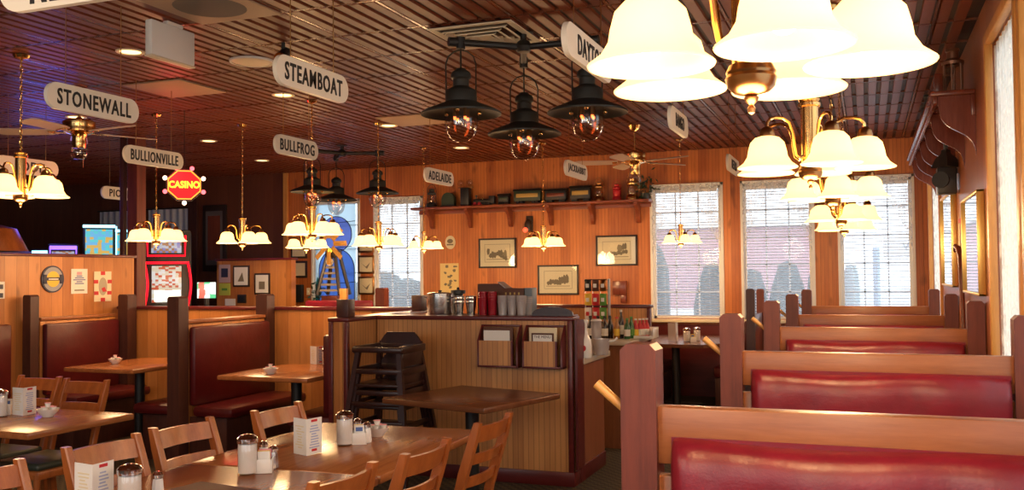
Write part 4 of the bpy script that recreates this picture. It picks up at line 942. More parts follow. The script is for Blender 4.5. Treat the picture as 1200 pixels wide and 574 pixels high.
# ------------------------------------------------------------------ pictures on the back wall
def engraving(x0, x1, z0, z1, label, seed, fw=0.022):
    w, h = x1-x0, z1-z0; t = thing('framed_engraving', label, 'picture', ((x0+x1)/2, YB-0.002, (z0+z1)/2), 0, 'framed train engravings on the back wall')
    mb = MB()
    for a, b in (((-w/2, -h/2), (-w/2+fw, h/2)), ((w/2-fw, -h/2), (w/2, h/2)), ((-w/2, h/2-fw), (w/2, h/2)), ((-w/2, -h/2), (w/2, -h/2+fw))): mb.span((a[0], -0.028, a[1]), (b[0], 0, b[1]), 0.004)
    obj('frame', mb, FRAMEB, t); obj('paper_mount', MB().span((-w/2+0.01, -0.014, -h/2+0.01), (w/2-0.01, -0.004, h/2-0.01)), MATT, t)
    rnd = random.Random(seed); mb = MB(); iw, ih = w*0.34, h*0.30
    for a, b in (((-iw, -ih), (-iw+0.004, ih)), ((iw-0.004, -ih), (iw, ih)), ((-iw, ih-0.004), (iw, ih)), ((-iw, -ih), (iw, -ih+0.004))): mb.span((a[0], -0.0155, a[1]), (b[0], -0.0142, b[1]))
    slope = (seed % 3-1)*-0.25
    def ink(cx, cz, r, sz): mb.prism([(cx+r*math.cos(q)*rnd.uniform(.7, 1.2), cz+slope*cx+sz*math.sin(q)*rnd.uniform(.7, 1.2)) for q in [2*PI*k/9 for k in range(9)]], 'y', -0.0158-rnd.random()*0.001, -0.0142)
    for k in range(9): ink(-iw*0.7+k*iw*0.17, -ih*0.45+rnd.uniform(0, ih*0.4), iw*0.13, ih*0.32*rnd.uniform(.6, 1.2))
    for k in range(4): ink(iw*0.15+k*iw*0.16, -ih*0.1+rnd.uniform(0, ih*0.35), iw*0.12, ih*0.40)
    mb.span((-iw*0.85, -0.0156, -ih*0.72), (iw*0.85, -0.0142, -ih*0.66)); obj('print', mb, PRINT, t, smooth=False)
    obj('glazing', MB().span((-w/2+fw, -0.019, -h/2+fw), (w/2-fw, -0.0175, h/2-fw)), PANE, t)
engraving(-4.78, -4.25, 1.57, 1.96, 'framed engraving of a train left of the others on the back wall', 2)
engraving(-3.96, -3.41, 1.22, 1.60, 'lowest framed engraving on the back wall, under a chandelier', 4)
engraving(-3.18, -2.65, 1.58, 1.96, 'framed engraving of a locomotive nearest the windows on the back wall', 3)
t = thing('animal_poster', 'yellowish unframed poster with small dark figures on the back wall', 'poster', (-5.21, YB-0.002, 1.44)); obj('sheet', MB().box((0, -0.006, 0), (0.27, 0.01, 0.40)), mat('yellow_paper', (0.78, 0.60, 0.26), 0.75), t)
mb = MB(); rnd = random.Random(11)
for k in range(12):
    cx, cz = rnd.uniform(-0.09, 0.09), rnd.uniform(-0.16, 0.16); mb = MB(); mb.prism([(cx+0.03*math.cos(q)*rnd.uniform(.5, 1.2), cz+0.018*math.sin(q)*rnd.uniform(.5, 1.3)) for q in [2*PI*j/8 for j in range(8)]], 'y', -0.0125, -0.0108); obj('printed_figure', mb, PRINT, t, smooth=False)
def plaque_round(px, py, label, r=0.085):
    p = ony(px, py, YB-0.002); t = thing('round_plaque', label, 'plaque', tuple(p)); mb = MB(); mb.prism([(r*0.85*math.cos(q), r*1.05*math.sin(q)) for q in [2*PI*k/28 for k in range(28)]], 'y', -0.015, 0); obj('disc', mb, MATT, t)
    mb = MB(); mb.prism([(r*0.5*math.cos(q), r*0.2+r*0.35*math.sin(q)) for q in [2*PI*k/16 for k in range(16)]], 'y', -0.018, -0.0152); mb.box((0, -0.0165, -r*0.35), (r*1.1, 0.003, r*0.22)); obj('emblem', mb, PRINT, t)
plaque_round(528, 284, 'small oval cream plaque on the back wall above the yellowish poster')
p = ony(621, 263, YB-0.002); t = thing('wall_lantern', 'small dark lantern on the back wall just above the chandelier over the lowest engraving', 'lantern', tuple(p)); obj('back_plate', MB().box((0, -0.01, 0.01), (0.09, 0.02, 0.20), 0.004), FRAMEB, t); obj('lamp_body', MB().lathe([(0, -0.10), (0.04, -0.09), (0.05, 0.0), (0.03, 0.05), (0, 0.07)], (0, -0.07, 0), 14), FRAMEB, t); obj('red_lens', MB().ball((-0.02, -0.12, -0.075), 0.034), emis('red_lens_glow', (1.0, 0.12, 0.05), 0.8), t)
t = thing('wall_box', 'small dark wooden box on the back wall above the half wall', 'box', (-2.86, YB-0.002, 1.22)); obj('case', MB().span((-0.10, -0.06, 0), (0.07, 0, 0.17), 0.006), CHERRY, t); obj('bracket', MB().span((0.0, -0.06, -0.10), (0.07, 0, -0.001), 0.004), CHERRY, t)
# plaques and notices by the stained glass
for k, (z, lab) in enumerate(((1.86, 'topmost of the framed certificates left of the stained-glass window'), (1.585, 'middle framed certificate left of the stained-glass window'))):
    t = thing('framed_certificate', lab, 'picture', (-7.56, YB-0.002, z), 0, 'framed certificates by the stained glass'); obj('frame', MB().box((0, -0.01, 0), (0.27, 0.02, 0.24), 0.004), FRAMEB, t); obj('sheet', MB().box((0, -0.022, 0), (0.21, 0.004, 0.18)), MATT, t)
t = thing('wall_phone', 'black wall box below the framed certificates', 'telephone', (-7.58, YB-0.002, 1.25)); obj('case', MB().span((-0.10, -0.07, -0.13), (0.10, 0, 0.12), 0.012), BLACK, t); obj('handset', MB().cyl((-0.06, -0.09, -0.09), (-0.06, -0.09, 0.09), 0.022), BLACK, t)
t = thing('light_switch', 'small pale switch plate right of the black wall box', 'switch', (-7.41, YB-0.002, 1.27)); obj('plate', MB().box((0, -0.004, 0), (0.06, 0.008, 0.10), 0.002), CREAM, t); obj('toggle', MB().box((0, -0.012, 0), (0.012, 0.016, 0.026), 0.002), WHITE, t)
for z, lab in ((1.93, 'uppermost framed picture on the post between the two left windows'), (1.64, 'middle framed picture on the post between the two left windows'), (1.35, 'lowest framed picture on the post between the two left windows')):
    t = thing('framed_photo', lab, 'picture', (-6.47, YB-0.002, z), 0, 'small framed pictures between the left windows'); obj('frame', MB().box((0, -0.01, 0), (0.25, 0.02, 0.25), 0.004), DBRASS, t); obj('sheet', MB().box((0, -0.022, 0), (0.20, 0.004, 0.20)), MATT, t); mb = MB(); mb.prism([(-0.07, 0.02), (0.0, -0.03), (0.07, 0.03), (0.02, -0.06)], 'y', -0.026, -0.0242); obj('print', mb, PRINT, t)

# stained glass panel and the toy windmill before it
xa, xb, za, zb = BW[0]; cx = (xa+xb)/2
t = thing('stained_glass_panel', 'stained-glass panel with a round violet sky and blue arch in the left window', 'stained glass', (cx, YB-0.01, za))
def glow_glass(name, col): 
    m = mat(name, col, 0.2); q = NT(m); tl = q.new('ShaderNodeBsdfTranslucent'); tl.inputs[0].default_value = (*col, 1); tr = q.new('ShaderNodeBsdfTransparent'); tr.inputs[0].default_value = (*col, 1)
    mx = q.new('ShaderNodeMixShader'); mx.inputs[0].default_value = 0.5; q.link(tl.outputs[0], mx.inputs[1]); q.link(tr.outputs[0], mx.inputs[2]); q.link(mx.outputs[0], q.n['Material Output'].inputs['Surface']); return m
VIO = glow_glass('violet_glass', (0.50, 0.52, 0.84)); BLU = glow_glass('blue_glass', (0.36, 0.47, 0.80)); MILK = glow_glass('milk_glass', (0.80, 0.90, 0.95)); TEAL = glow_glass('teal_glass', (0.10, 0.25, 0.22))
H = zb-za; W = xb-xa
obj('clear_field', MB().span((-W/2+0.04, 0.0, 0.03), (W/2-0.04, 0.006, H-0.04)), MILK, t)
mb = MB(); mb.prism(arc(0.02, H-0.46, 0.25, 0, 2*PI, 40)[:-1], 'y', -0.008, -0.001); obj('round_sky', mb, VIO, t)
mb = MB(); mb.prism([(-0.26, 0.03), (0.31, 0.03), (0.31, 0.72)]+arc(0.025, 0.72, 0.285, 0, PI, 16)[1:-1]+[(-0.26, 0.72)], 'y', -0.008, -0.001); obj('arch', mb, BLU, t)
mb = MB(); mb.prism([(-W/2+0.045, 0.03), (-0.30, 0.03), (-0.22, 0.45), (-0.29, 0.62), (-W/2+0.045, 0.5)], 'y', -0.009, -0.0015); obj('tree_glass', mb, TEAL, t)
mb = MB()
mb.tube([(p[0], -0.01, p[1]) for p in arc(0.02, H-0.46, 0.25, 0, 2*PI, 32)], 0.006, 6); mb.tube([(p[0], -0.01, p[1]) for p in [(-0.26, 0.03), (-0.26, 0.72)]+arc(0.025, 0.72, 0.285, PI, 0, 16)+[(0.31, 0.72), (0.31, 0.03)]], 0.006, 6)
for z in (0.5, 1.0, 1.35): mb.cyl((-W/2+0.04, -0.01, z), (W/2-0.04, -0.01, z+0.04), 0.005, n=6)
obj('lead_line', mb, BLACK, t)
p = ony(391, 350, 10.6)
t = thing('toy_windmill', 'dark model windmill tower in front of the stained-glass window', 'model windmill', (p.x, 10.6, 1.19)); t.location.z = 1.12
mb = MB()
for sx in (-1, 1):
    for sy in (-1, 1): mb.tube([(sx*0.17, sy*0.13, 0.12), (sx*0.065, sy*0.06, 0.62)], 0.024, 6)
obj('tower_leg', mb, FRAMEB, t)
GREYW = mat('grey_wood', (0.30, 0.25, 0.18), 0.6)
for k in range(6): mb = MB(); z = 0.18+k*0.075; q = 0.15-0.095*(z-0.12)/0.5; mb.box((0, -q*0.85, z), (2*q, 0.012, 0.028)); obj('tower_rung', mb, GREYW, t)
obj('head', MB().box((0, 0, 0.66), (0.16, 0.16, 0.10), 0.01), FRAMEB, t); obj('dial', MB().cyl((0, -0.081, 0.55), (0, -0.10, 0.55), 0.05, n=20), CREAM, t); obj('yellow_lamp', MB().ball((0.01, -0.1, 0.70), 0.028), emis('yellow_lamp_glow', (1.0, 0.75, 0.05), 1.2), t)
mb = MB()
for k in range(8): a = 2*PI*k/8; R = Matrix.Rotation(a, 3, 'Y'); mb.box(R @ Vector((0.17, -0.115, 0)) + Vector((0, 0, 0.79)), (0.20, 0.008, 0.07), 0.003, rot=R @ Matrix.Rotation(A(14), 3, 'X'))
obj('wind_wheel', mb, mat('amber_vane', (0.55, 0.28, 0.06), 0.4), t); obj('plinth', MB().box((0, 0, 0.05), (0.24, 0.22, 0.12), 0.008), POST, t)
t = thing('display_pedestal', 'wooden pedestal carrying the toy windmill behind the booth partition', 'pedestal', (p.x, 10.6, 0)); obj('column', MB().box((0, 0, 0.53), (0.26, 0.24, 1.05), 0.01), POST, t); obj('top', MB().box((0, 0, 1.086), (0.32, 0.30, 0.05), 0.008), POST, t)
q = ony(403, 348, 10.2); t = thing('paper_card', 'small tan paper card standing right of the toy windmill', 'card', (q.x, 10.2, 1.01)); obj('card', MB().box((0, 0, 0.16), (0.10, 0.05, 0.32), 0.004), GOLDW, t); t2 = thing('wall_bench', 'back of a bench under the stained-glass window', 'bench', (q.x, 10.2, 0)); obj('back_board', MB().box((0, 0, 0.50), (0.5, 0.07, 1.0), 0.01), POST, t2); obj('cap', MB().box((0, 0, 1.004), (0.54, 0.10, 0.012), 0.004), TRIM, t2)
t = thing('potted_plant', 'small dark plant at the foot of the stained-glass window', 'plant', (ony(372, 350, 10.9).x, 10.9, 0)); obj('pot', MB().lathe([(0, 0), (0.14, 0), (0.18, 0.9), (0.16, 0.92), (0, 0.9)], n=18), POST, t)
mb = MB(); rnd = random.Random(9)
for k in range(80):
    c = Vector((rnd.gauss(0, 0.08), rnd.gauss(0, 0.06), 1.05+rnd.gauss(0.08, 0.12))); d = Vector((rnd.gauss(0, 1), rnd.gauss(0, 1), rnd.gauss(0, 1))).normalized()*0.05; e = d.cross(Vector((0.3, 0.5, 0.8))).normalized()*0.02
    mb.bm.faces.new([mb.bm.verts.new(c+q) for q in (-d, e, d, -e)])
obj('leaves', mb, mat('plant_leaf', (0.03, 0.08, 0.04), 0.5), t, smooth=False)

# ------------------------------------------------------------------ right wall: corbel shelf, lanterns, mirrors
RZs = 2.60; y0, y1 = 6.30, 9.95; d = 0.225
t = thing('corbel_shelf', 'high cherry shelf on scrolled corbels along the right-hand wall', 'shelf', (XR, 0, 0))
obj('shelf_board', MB().span((-d-0.03, y0-0.02, RZs-0.03), (-0.001, y1, RZs), 0.006), CHERRY, t); obj('front_rail', MB().span((-d-0.012, y0, RZs-0.075), (-d+0.012, y1, RZs-0.031), 0.003), CHERRY, t); obj('wall_rail', MB().span((-0.025, y0, RZs-0.16), (-0.001, y1, RZs-0.031), 0.003), CHERRY, t)
for k in range(6):
    y = y0+0.03+k*(y1-y0-0.08)/5; N = 24
    pts = [(0, 0), (-d+0.014, 0), (-d+0.014, -0.05)]
    for j in range(N+1):
        s = j/N; pts.append((-d+0.02+(d-0.02)*(s-0.13*math.sin(2*PI*s)), -0.06-0.32*(s+0.05*math.sin(2*PI*s))))
    mb = MB(); mb.prism([(a, b) for a, b in pts], 'y', -0.014, 0.014); obj('corbel', mb, CHERRY, t, loc=(0, y, RZs-0.031))
def lantern(label, loc, s, m):
    t = thing('brass_lantern', label, 'lantern', loc, 0.3); t.scale = (s,)*3
    obj('base', MB().lathe([(0, 0), (0.07, 0), (0.072, 0.02), (0.055, 0.03), (0.05, 0.05)], n=18), m, t); obj('chimney_glass', MB().lathe([(0.045, 0.05), (0.048, 0.12), (0.045, 0.22)], n=18), CLEAR, t)
    mb = MB(); [mb.cyl((0.058*math.cos(a), 0.058*math.sin(a), 0.03), (0.058*math.cos(a), 0.058*math.sin(a), 0.235), 0.006, n=6) for a in [2*PI*k/6 for k in range(6)]]; obj('cage', mb, m, t)
    obj('cap', MB().lathe([(0.066, 0.22), (0.068, 0.24), (0.05, 0.25), (0.036, 0.262), (0.036, 0.30), (0.044, 0.31), (0.04, 0.325), (0, 0.33)], n=18), m, t)
lantern('brass cage lantern standing on the near end of the corbel shelf', (0.545, 6.62, RZs), 1.0, mat('dark_brass', (0.26, 0.13, 0.08), 0.35, 0.6))
t = thing('wood_block', 'small upright wooden block on the corbel shelf beside the brass lantern', 'block', (0.45, 6.55, RZs)); obj('block', MB().box((0, 0, 0.075), (0.05, 0.10, 0.15), 0.006), CHERRY, t); obj('foot', MB().box((0, 0, 0.006), (0.07, 0.12, 0.012), 0.003), CHERRY, t)
lantern('black lantern farther back on the corbel shelf', (0.50, 8.3, RZs), 1.0, TRAIN)
t = thing('wall_sconce', 'black lantern hanging from the wall under the corbel shelf', 'lantern', (0.56, 7.55, 2.02))
obj('body', MB().box((0, 0, 0.13), (0.13, 0.15, 0.20), 0.008), TRAIN, t); obj('roof', MB().lathe([(0.105, 0.23), (0.07, 0.30), (0.035, 0.33), (0.03, 0.36), (0, 0.37)], n=4), TRAIN, t); obj('hanger', MB().box((0, 0, 0.40), (0.03, 0.03, 0.09), 0.004), TRAIN, t); obj('lens_hood', MB().cyl((-0.03, -0.07, 0.13), (-0.05, -0.12, 0.13), 0.05, 0.06), TRAIN, t); obj('wall_arm', MB().box((0.045, 0, 0.2), (0.06, 0.04, 0.04), 0.004), TRAIN, t)
def mirror(ya, yb, za, zb, label):
    t = thing('wall_mirror', label, 'mirror', (XR, (ya+yb)/2, (za+zb)/2), 0, 'gold-framed mirrors on the right-hand wall'); w, h = yb-ya, zb-za; f = 0.016; mb = MB()
    for a, b in (((-w/2, -h/2), (-w/2+f, h/2)), ((w/2-f, -h/2), (w/2, h/2)), ((-w/2, h/2-f), (w/2, h/2)), ((-w/2, -h/2), (w/2, -h/2+f))): mb.span((-0.042, a[0], a[1]), (-0.001, b[0], b[1]), 0.004)
    obj('frame', mb, GOLD, t); obj('mirror_glass', MB().span((-0.028, -w/2+0.01, -h/2+0.01), (-0.02, w/2-0.01, h/2-0.01)), MIRR, t)
mirror(7.75, 8.85, 1.36, 2.10, 'gold-framed mirror on the right wall, farther from the camera under the black lantern')
mirror(5.98, 6.95, 1.34, 1.96, 'gold-framed mirror on the right wall, nearer the lace-curtained window')
t = thing('small_picture', 'small red-framed picture between the two gold mirrors', 'picture', (XR-0.001, 7.34, 1.74)); obj('frame', MB().box((-0.008, 0, 0), (0.016, 0.20, 0.24), 0.004), REDP, t); obj('print', MB().box((-0.018, 0, 0), (0.003, 0.13, 0.17)), MATT, t)
t = thing('hooked_cane', 'long dark curved wooden handle hanging on the right wall between the mirrors', 'cane', (XR-0.03, 7.12, 1.08)); mb = MB(); mb.tube([(0, -0.06, 0), (0, 0.0, 0.20), (0, 0.03, 0.38), (0, 0.05, 0.50), (-0.01, 0.10, 0.565), (-0.02, 0.17, 0.58), (-0.02, 0.23, 0.55)], [0.014, 0.016, 0.019, 0.021, 0.02, 0.018, 0.014], 10); obj('handle', mb, CHERRY, t); obj('peg', MB().cyl((0.004, 0.10, 0.54), (0.03, 0.10, 0.54), 0.006), BRASS, t)
struct('trim_4', MB().box((0.615, YB-0.02, ZC/2), (0.05, 0.04, ZC-0.02), 0.004), PINE)

# ------------------------------------------------------------------ things on the station walls and counters
LZ = WT
def cyl_thing(name, label, cat, x, y, z, prof, m, group=None, n=20):
    t = thing(name, label, cat, (x, y, z), 0, group); obj('body', MB().lathe(prof, n=n), m, t); return t
SY = 6.50
def sx(px, Y=SY): return ony(px, 360, Y).x
t = thing('stock_pot', 'wide steel pot at the left end of the cup ledge', 'pot', (sx(514.5), SY+0.02, LZ-0.004)); obj('body', MB().lathe([(0, 0), (0.096, 0), (0.10, 0.01), (0.10, 0.155), (0.106, 0.158), (0.106, 0.163), (0.098, 0.16), (0.095, 0.02), (0, 0.015)], n=32), STEEL, t); obj('lid', MB().lathe([(0.10, 0.164), (0.06, 0.172), (0, 0.174)], n=32), STEEL, t)
t2 = t; obj('lid_knob', MB().lathe([(0, 0.174), (0.012, 0.175), (0.015, 0.188), (0, 0.19)], n=12), BLACK, t)
mb = MB(); [mb.tube([(s*0.1, -0.02, 0.13), (s*0.125, -0.015, 0.135), (s*0.125, 0.015, 0.135), (s*0.1, 0.02, 0.13)], 0.005, 6) for s in (-1, 1)]; obj('handle', mb, STEEL, t)
def cup_stack(px, dy, label, m, h, rb, rt, n, group):
    """a nested stack, rims up"""
    t = thing('cup_stack', label, 'cups', (sx(px, SY+dy), SY+dy, LZ-0.004), 0, group)
    prof = [(0, 0.002), (rb, 0), (rt*0.96, h*0.62)]
    for k in range(n): z = h*0.62+(h*0.38)*k/n; prof += [(rt, z), (rt*1.03, z+0.003), (rt, z+0.006), (rt*0.965, z+h*0.30/n)]
    prof += [(rt, h), (rt*0.93, h), (rb*0.9, h*0.5)]
    obj('cups', MB().lathe(prof, n=24), m, t)
g1 = 'steel tumblers on the cup ledge'; g2 = 'red cup stacks on the cup ledge'; g3 = 'clear cup stacks on the cup ledge'
cup_stack(538, 0, 'left stack of steel tumblers between the pot and the red cups', STEEL, 0.145, 0.030, 0.042, 2, g1); cup_stack(552, 0.01, 'right stack of steel tumblers beside the red cups', STEEL, 0.145, 0.030, 0.042, 2, g1)
cup_stack(566, 0, 'left stack of red cups on the cup ledge', REDCUP, 0.178, 0.030, 0.036, 4, g2); cup_stack(577, 0.0, 'right stack of red cups on the cup ledge', REDCUP, 0.178, 0.030, 0.036, 4, g2)
for px, dy, l in ((589, 0, 'first'), (600, 0.01, 'second'), (611, 0, 'third')): cup_stack(px, dy, l+' stack of clear tumblers right of the red cups', CUP, 0.148, 0.030, 0.038, 5, g3)
cup_stack(619, 0.08, 'rightmost stack of clear tumblers, beside the dark arched board', CUP, 0.14, 0.026, 0.033, 5, g3)
t = thing('utensil_box', 'dark brown box behind the red cups on the cup ledge', 'box', (sx(580, 6.66), 6.66, LZ-0.004)); mb = MB(); mb.prism([(-0.115, 0), (0.115, 0), (0.115, 0.19), (0.05, 0.235), (-0.115, 0.235)], 'y', -0.07, 0.07); obj('box', mb, BROWNB, t); obj('lid', MB().box((0.085, 0, 0.222), (0.09, 0.13, 0.006), rot=Matrix.Rotation(A(35), 3, 'Y')), CUP, t)
t = thing('tea_box', 'patterned brown carton with a blue-grey end behind the clear tumblers', 'box', (sx(608, 6.62), 6.64, LZ-0.004)); obj('carton', MB().box((-0.03, 0, 0.10), (0.17, 0.11, 0.20), 0.003), BROWNB, t); obj('end_panel', MB().box((0.09, 0, 0.10), (0.06, 0.112, 0.205), 0.003), mat('slate_card', (0.14, 0.18, 0.22), 0.5), t)
mb = MB(); [mb.box((-0.09+0.035*k, -0.0565, 0.06+0.05*j), (0.012, 0.003, 0.018)) for k in range(4) for j in range(3)]; obj('pattern', mb, TRAINY, t)
t = thing('coffee_lid', 'small black lid standing behind the steel pot', 'lid', (sx(537, 6.68), 6.68, LZ-0.004)); obj('body', MB().lathe([(0, 0), (0.04, 0), (0.04, 0.155), (0.058, 0.16), (0.058, 0.185), (0, 0.19)], n=20), BLACK, t); obj('knob', MB().ball((0, 0, 0.197), 0.012), BLACK, t)
# side cabinet: spray bottle and jug
t = thing('spray_bottle', 'white spray bottle with a red mark on the side cabinet', 'bottle', (-1.915, 6.48, 0.886)); obj('bottle', MB().lathe([(0, 0), (0.044, 0), (0.047, 0.02), (0.047, 0.09), (0.040, 0.13), (0.020, 0.17), (0.014, 0.20), (0.014, 0.22), (0, 0.22)], n=20), CERAM, t)
mb = MB(); mb.box((0, 0, 0.235), (0.03, 0.03, 0.03), 0.004); mb.box((-0.02, 0, 0.262), (0.085, 0.026, 0.026), 0.006); mb.box((-0.055, 0, 0.235), (0.008, 0.014, 0.045), 0.003); obj('spray_head', mb, CERAM, t)
obj('red_mark', MB().prism([(0.018*math.cos(q), 0.07+0.022*math.sin(q)) for q in [2*PI*k/16 for k in range(16)]], 'y', -0.0495, -0.044), REDP, t)
t = thing('measuring_jug', 'clear plastic jug behind the white spray bottle', 'jug', (-1.86, 6.72, 0.886)); obj('body', MB().lathe([(0, 0), (0.05, 0), (0.062, 0.12), (0.060, 0.12), (0.048, 0.006), (0, 0.006)], n=20), CUP, t); obj('handle', MB().tube([(0.055, 0, 0.10), (0.10, 0, 0.11), (0.12, 0, 0.13)], 0.008, 8), CERAM, t)
t = thing('paper_cup', 'pale plastic container behind the spray bottle at the wall end', 'container', (-1.93, 6.83, 0.886)); obj('body', MB().lathe([(0, 0), (0.035, 0), (0.040, 0.24), (0.042, 0.245), (0, 0.245)], n=18), CUP, t); obj('lid', MB().lathe([(0.043, 0.246), (0.036, 0.26), (0, 0.26)], n=18), WHITE, t)
# candy rack and bottles on the bottle counter
BZ = 0.921
def bx(px, Y): return ony(px, 395, Y).x
RY = 8.05
t = thing('snack_rack', 'tall wire rack of colourful snack bags standing on the bottle counter', 'rack', (bx(699, RY), RY, BZ))
mb = MB()
for x in (-0.105, -0.035, 0.035, 0.105): mb.cyl((x, 0.02, 0), (x, 0.02, 0.52), 0.004, n=6)
for z in (0.03, 0.16, 0.29, 0.42, 0.515): mb.cyl((-0.105, 0.02, z), (0.105, 0.02, z), 0.004, n=6)
obj('wire_frame', mb, STEEL, t); obj('side_panel', MB().box((0.115, 0.02, 0.26), (0.012, 0.06, 0.52), 0.003), mat('grey_panel', (0.32, 0.31, 0.30), 0.5), t); obj('base', MB().box((0, 0.0, 0.006), (0.25, 0.16, 0.012), 0.003), BLACK, t)
BAG = [YEL, REDP, GREEN, PAPER, REDP, GREEN, PINK, BROWNB, BLACK, BLACK, BROWNB, DBRASS]; order = [6, 7, 8, 3, 4, 5, 0, 1, 2, 9, 10, 11]
k = 0
for r in range(4):
    for c in range(3):
        b = thing('snack_bag', ['lowest', 'second lowest', 'second highest', 'highest'][r]+' snack bag in the '+['left', 'middle', 'right'][c]+' column of the wire rack', 'snack bag', (bx(699, RY)-0.07+0.07*c, RY-0.012, BZ+0.035+0.125*r), 0, 'snack bags in the rack')
        mb = MB(); mb.grid(lambda u, v: (-0.031+0.062*u, -0.022*math.sin(PI*u)*math.sin(PI*v)-0.002, 0.105*v), 8, 8); mb.grid(lambda u, v: (-0.031+0.062*u, 0.010*math.sin(PI*u)*math.sin(PI*v), 0.105*v), 8, 8); bmesh.ops.remove_doubles(mb.bm, verts=mb.bm.verts, dist=0.0004)
        obj('bag', mb, BAG[order[k]], b); obj('label_patch', MB().box((0, -0.021, 0.05), (0.03, 0.008, 0.035), 0.003), (PAPER if order[k] not in (3,) else REDP), b); k += 1
def bottle(px, Y, label, m, cap, lab, h=0.19, r=0.026, group='bottles on the bottle counter'):
    t = thing('sauce_bottle', label, 'bottle', (bx(px, Y), Y, BZ), 0, group)
    obj('bottle', MB().lathe([(0, 0), (r, 0), (r, h*0.55), (r*0.8, h*0.66), (r*0.42, h*0.80), (r*0.42, h*0.93)], n=16), m, t); obj('cap', MB().lathe([(r*0.5, h*0.92), (r*0.5, h), (0, h)], n=12), cap, t)
    obj('label_band', MB().lathe([(r*1.02, h*0.14), (r*1.03, h*0.15), (r*1.03, h*0.45), (r*1.02, h*0.46)], n=16), lab, t)
DG = mat('dark_sauce', (0.015, 0.010, 0.008), 0.15); GRG = mat('green_glass', (0.02, 0.10, 0.03), 0.15); AMB = mat('amber_sauce', (0.35, 0.14, 0.02), 0.2)
for px, l in ((692, 'first'), (701, 'second'), (709, 'third'), (715, 'fourth')): bottle(px, 7.86 if px < 712 else 7.95, l+' of the dark sauce bottles standing before the snack rack, from the left', DG, BLACK, PAPER if px < 712 else DG, 0.20, 0.028)
bottle(723, 7.9, 'amber sauce bottle with a yellow label right of the dark bottles', AMB, REDP, YEL, 0.19); bottle(728, 7.97, 'tall dark bottle with a white cap among the sauces', DG, WHITE, PAPER, 0.25, 0.024); bottle(735, 7.9, 'green sauce bottle with a white label', GRG, GREEN, PAPER, 0.18, 0.027); bottle(740, 7.98, 'second green bottle, behind the white-labelled one', GRG, GREEN, GREEN, 0.19)
for k, (px, l) in enumerate(((745, 'first'), (750, 'second'), (754, 'third'), (758, 'fourth'))): bottle(px, 8.02+0.03*k, l+' of the red ketchup bottles at the right end of the bottle counter', REDP, WHITE, YEL if k == 0 else PAPER, 0.17, 0.026, 'ketchup bottles')
t = thing('bottle_tray', 'white plastic tray holding the ketchup bottles', 'tray', (bx(752, 8.05)-0.012, 8.08, BZ)); mb = MB(); mb.box((0, 0, 0.002), (0.26, 0.22, 0.004)); obj('floor_plate', mb, CERAM, t); mb = MB(); mb.box((0.13, 0, 0.045), (0.006, 0.22, 0.09), 0.002); mb.box((0, 0.11, 0.045), (0.26, 0.006, 0.09), 0.002); mb.box((-0.0, -0.11, 0.012), (0.26, 0.006, 0.024), 0.002); obj('rim', mb, CERAM, t)

# ------------------------------------------------------------------ table settings
TZ = 0.751
def sugar_jar(p, label):
    t = thing('sugar_jar', label, 'sugar jar', (p[0], p[1], TZ), 0, 'tall glass sugar jars')
    obj('glass', MB().lathe([(0, 0.001), (0.035, 0.0), (0.037, 0.006), (0.037, 0.118), (0.034, 0.125)], n=24), CLEAR, t); obj('sugar', MB().lathe([(0, 0.006), (0.0345, 0.006), (0.0345, 0.112), (0.02, 0.116), (0, 0.117)], n=24), SUGAR, t)
    obj('chrome_lid', MB().lathe([(0.038, 0.117), (0.039, 0.122), (0.039, 0.134), (0.030, 0.144), (0.012, 0.149), (0.010, 0.150), (0, 0.15)], n=24), CHROME, t)
def shaker(p, label, fill, z=TZ, s=1.0):
    t = thing('salt_shaker' if fill is SUGAR else 'pepper_shaker', label, 'shaker', (p[0], p[1], z), 0.3, 'glass shakers'); t.scale = (s,)*3
    obj('glass', MB().lathe([(0, 0), (0.021, 0), (0.022, 0.01), (0.018, 0.055), (0.016, 0.066)], n=8), fill, t); obj('cap', MB().lathe([(0.018, 0.066), (0.019, 0.078), (0.012, 0.088), (0, 0.091)], n=14), CHROME, t)
def caddy(p, rz, label, packs):
    t = thing('packet_caddy', label, 'caddy', (p[0], p[1], TZ), rz, 'white sweetener caddies')
    mb = MB(); mb.span((-0.042, -0.032, 0), (0.042, 0.032, 0.004)); h = 0.052
    for a, b in (((-0.042, -0.032), (0.042, -0.028)), ((-0.042, 0.028), (0.042, 0.032)), ((-0.042, -0.028), (-0.038, 0.028)), ((0.038, -0.028), (0.042, 0.028))): mb.span((a[0], a[1], 0.003), (b[0], b[1], h), 0.0015)
    obj('box', mb, CERAM, t)
    for k, c in enumerate(packs):
        q = thing('sweetener_packet', ['foremost', 'second', 'third', 'rearmost'][k]+' sweetener packet in the '+label, 'packet', (p[0]+(-0.022+0.015*k)*math.cos(rz), p[1]+(-0.022+0.015*k)*math.sin(rz), TZ+0.005), rz, 'sweetener packets')
        obj('packet', MB().box((0, 0, 0.038), (0.004, 0.046, 0.076), 0.001, rot=Matrix.Rotation(A(-6+4*k), 3, 'Y')), c, q); obj('print', MB().box((0.0026, 0, 0.058), (0.001, 0.03, 0.018), rot=Matrix.Rotation(A(-6+4*k), 3, 'Y')), REDP if c is PINK else BLUE, q)
SCRIBE = mat('pale_blue_writing', (0.38, 0.44, 0.66), 0.6)
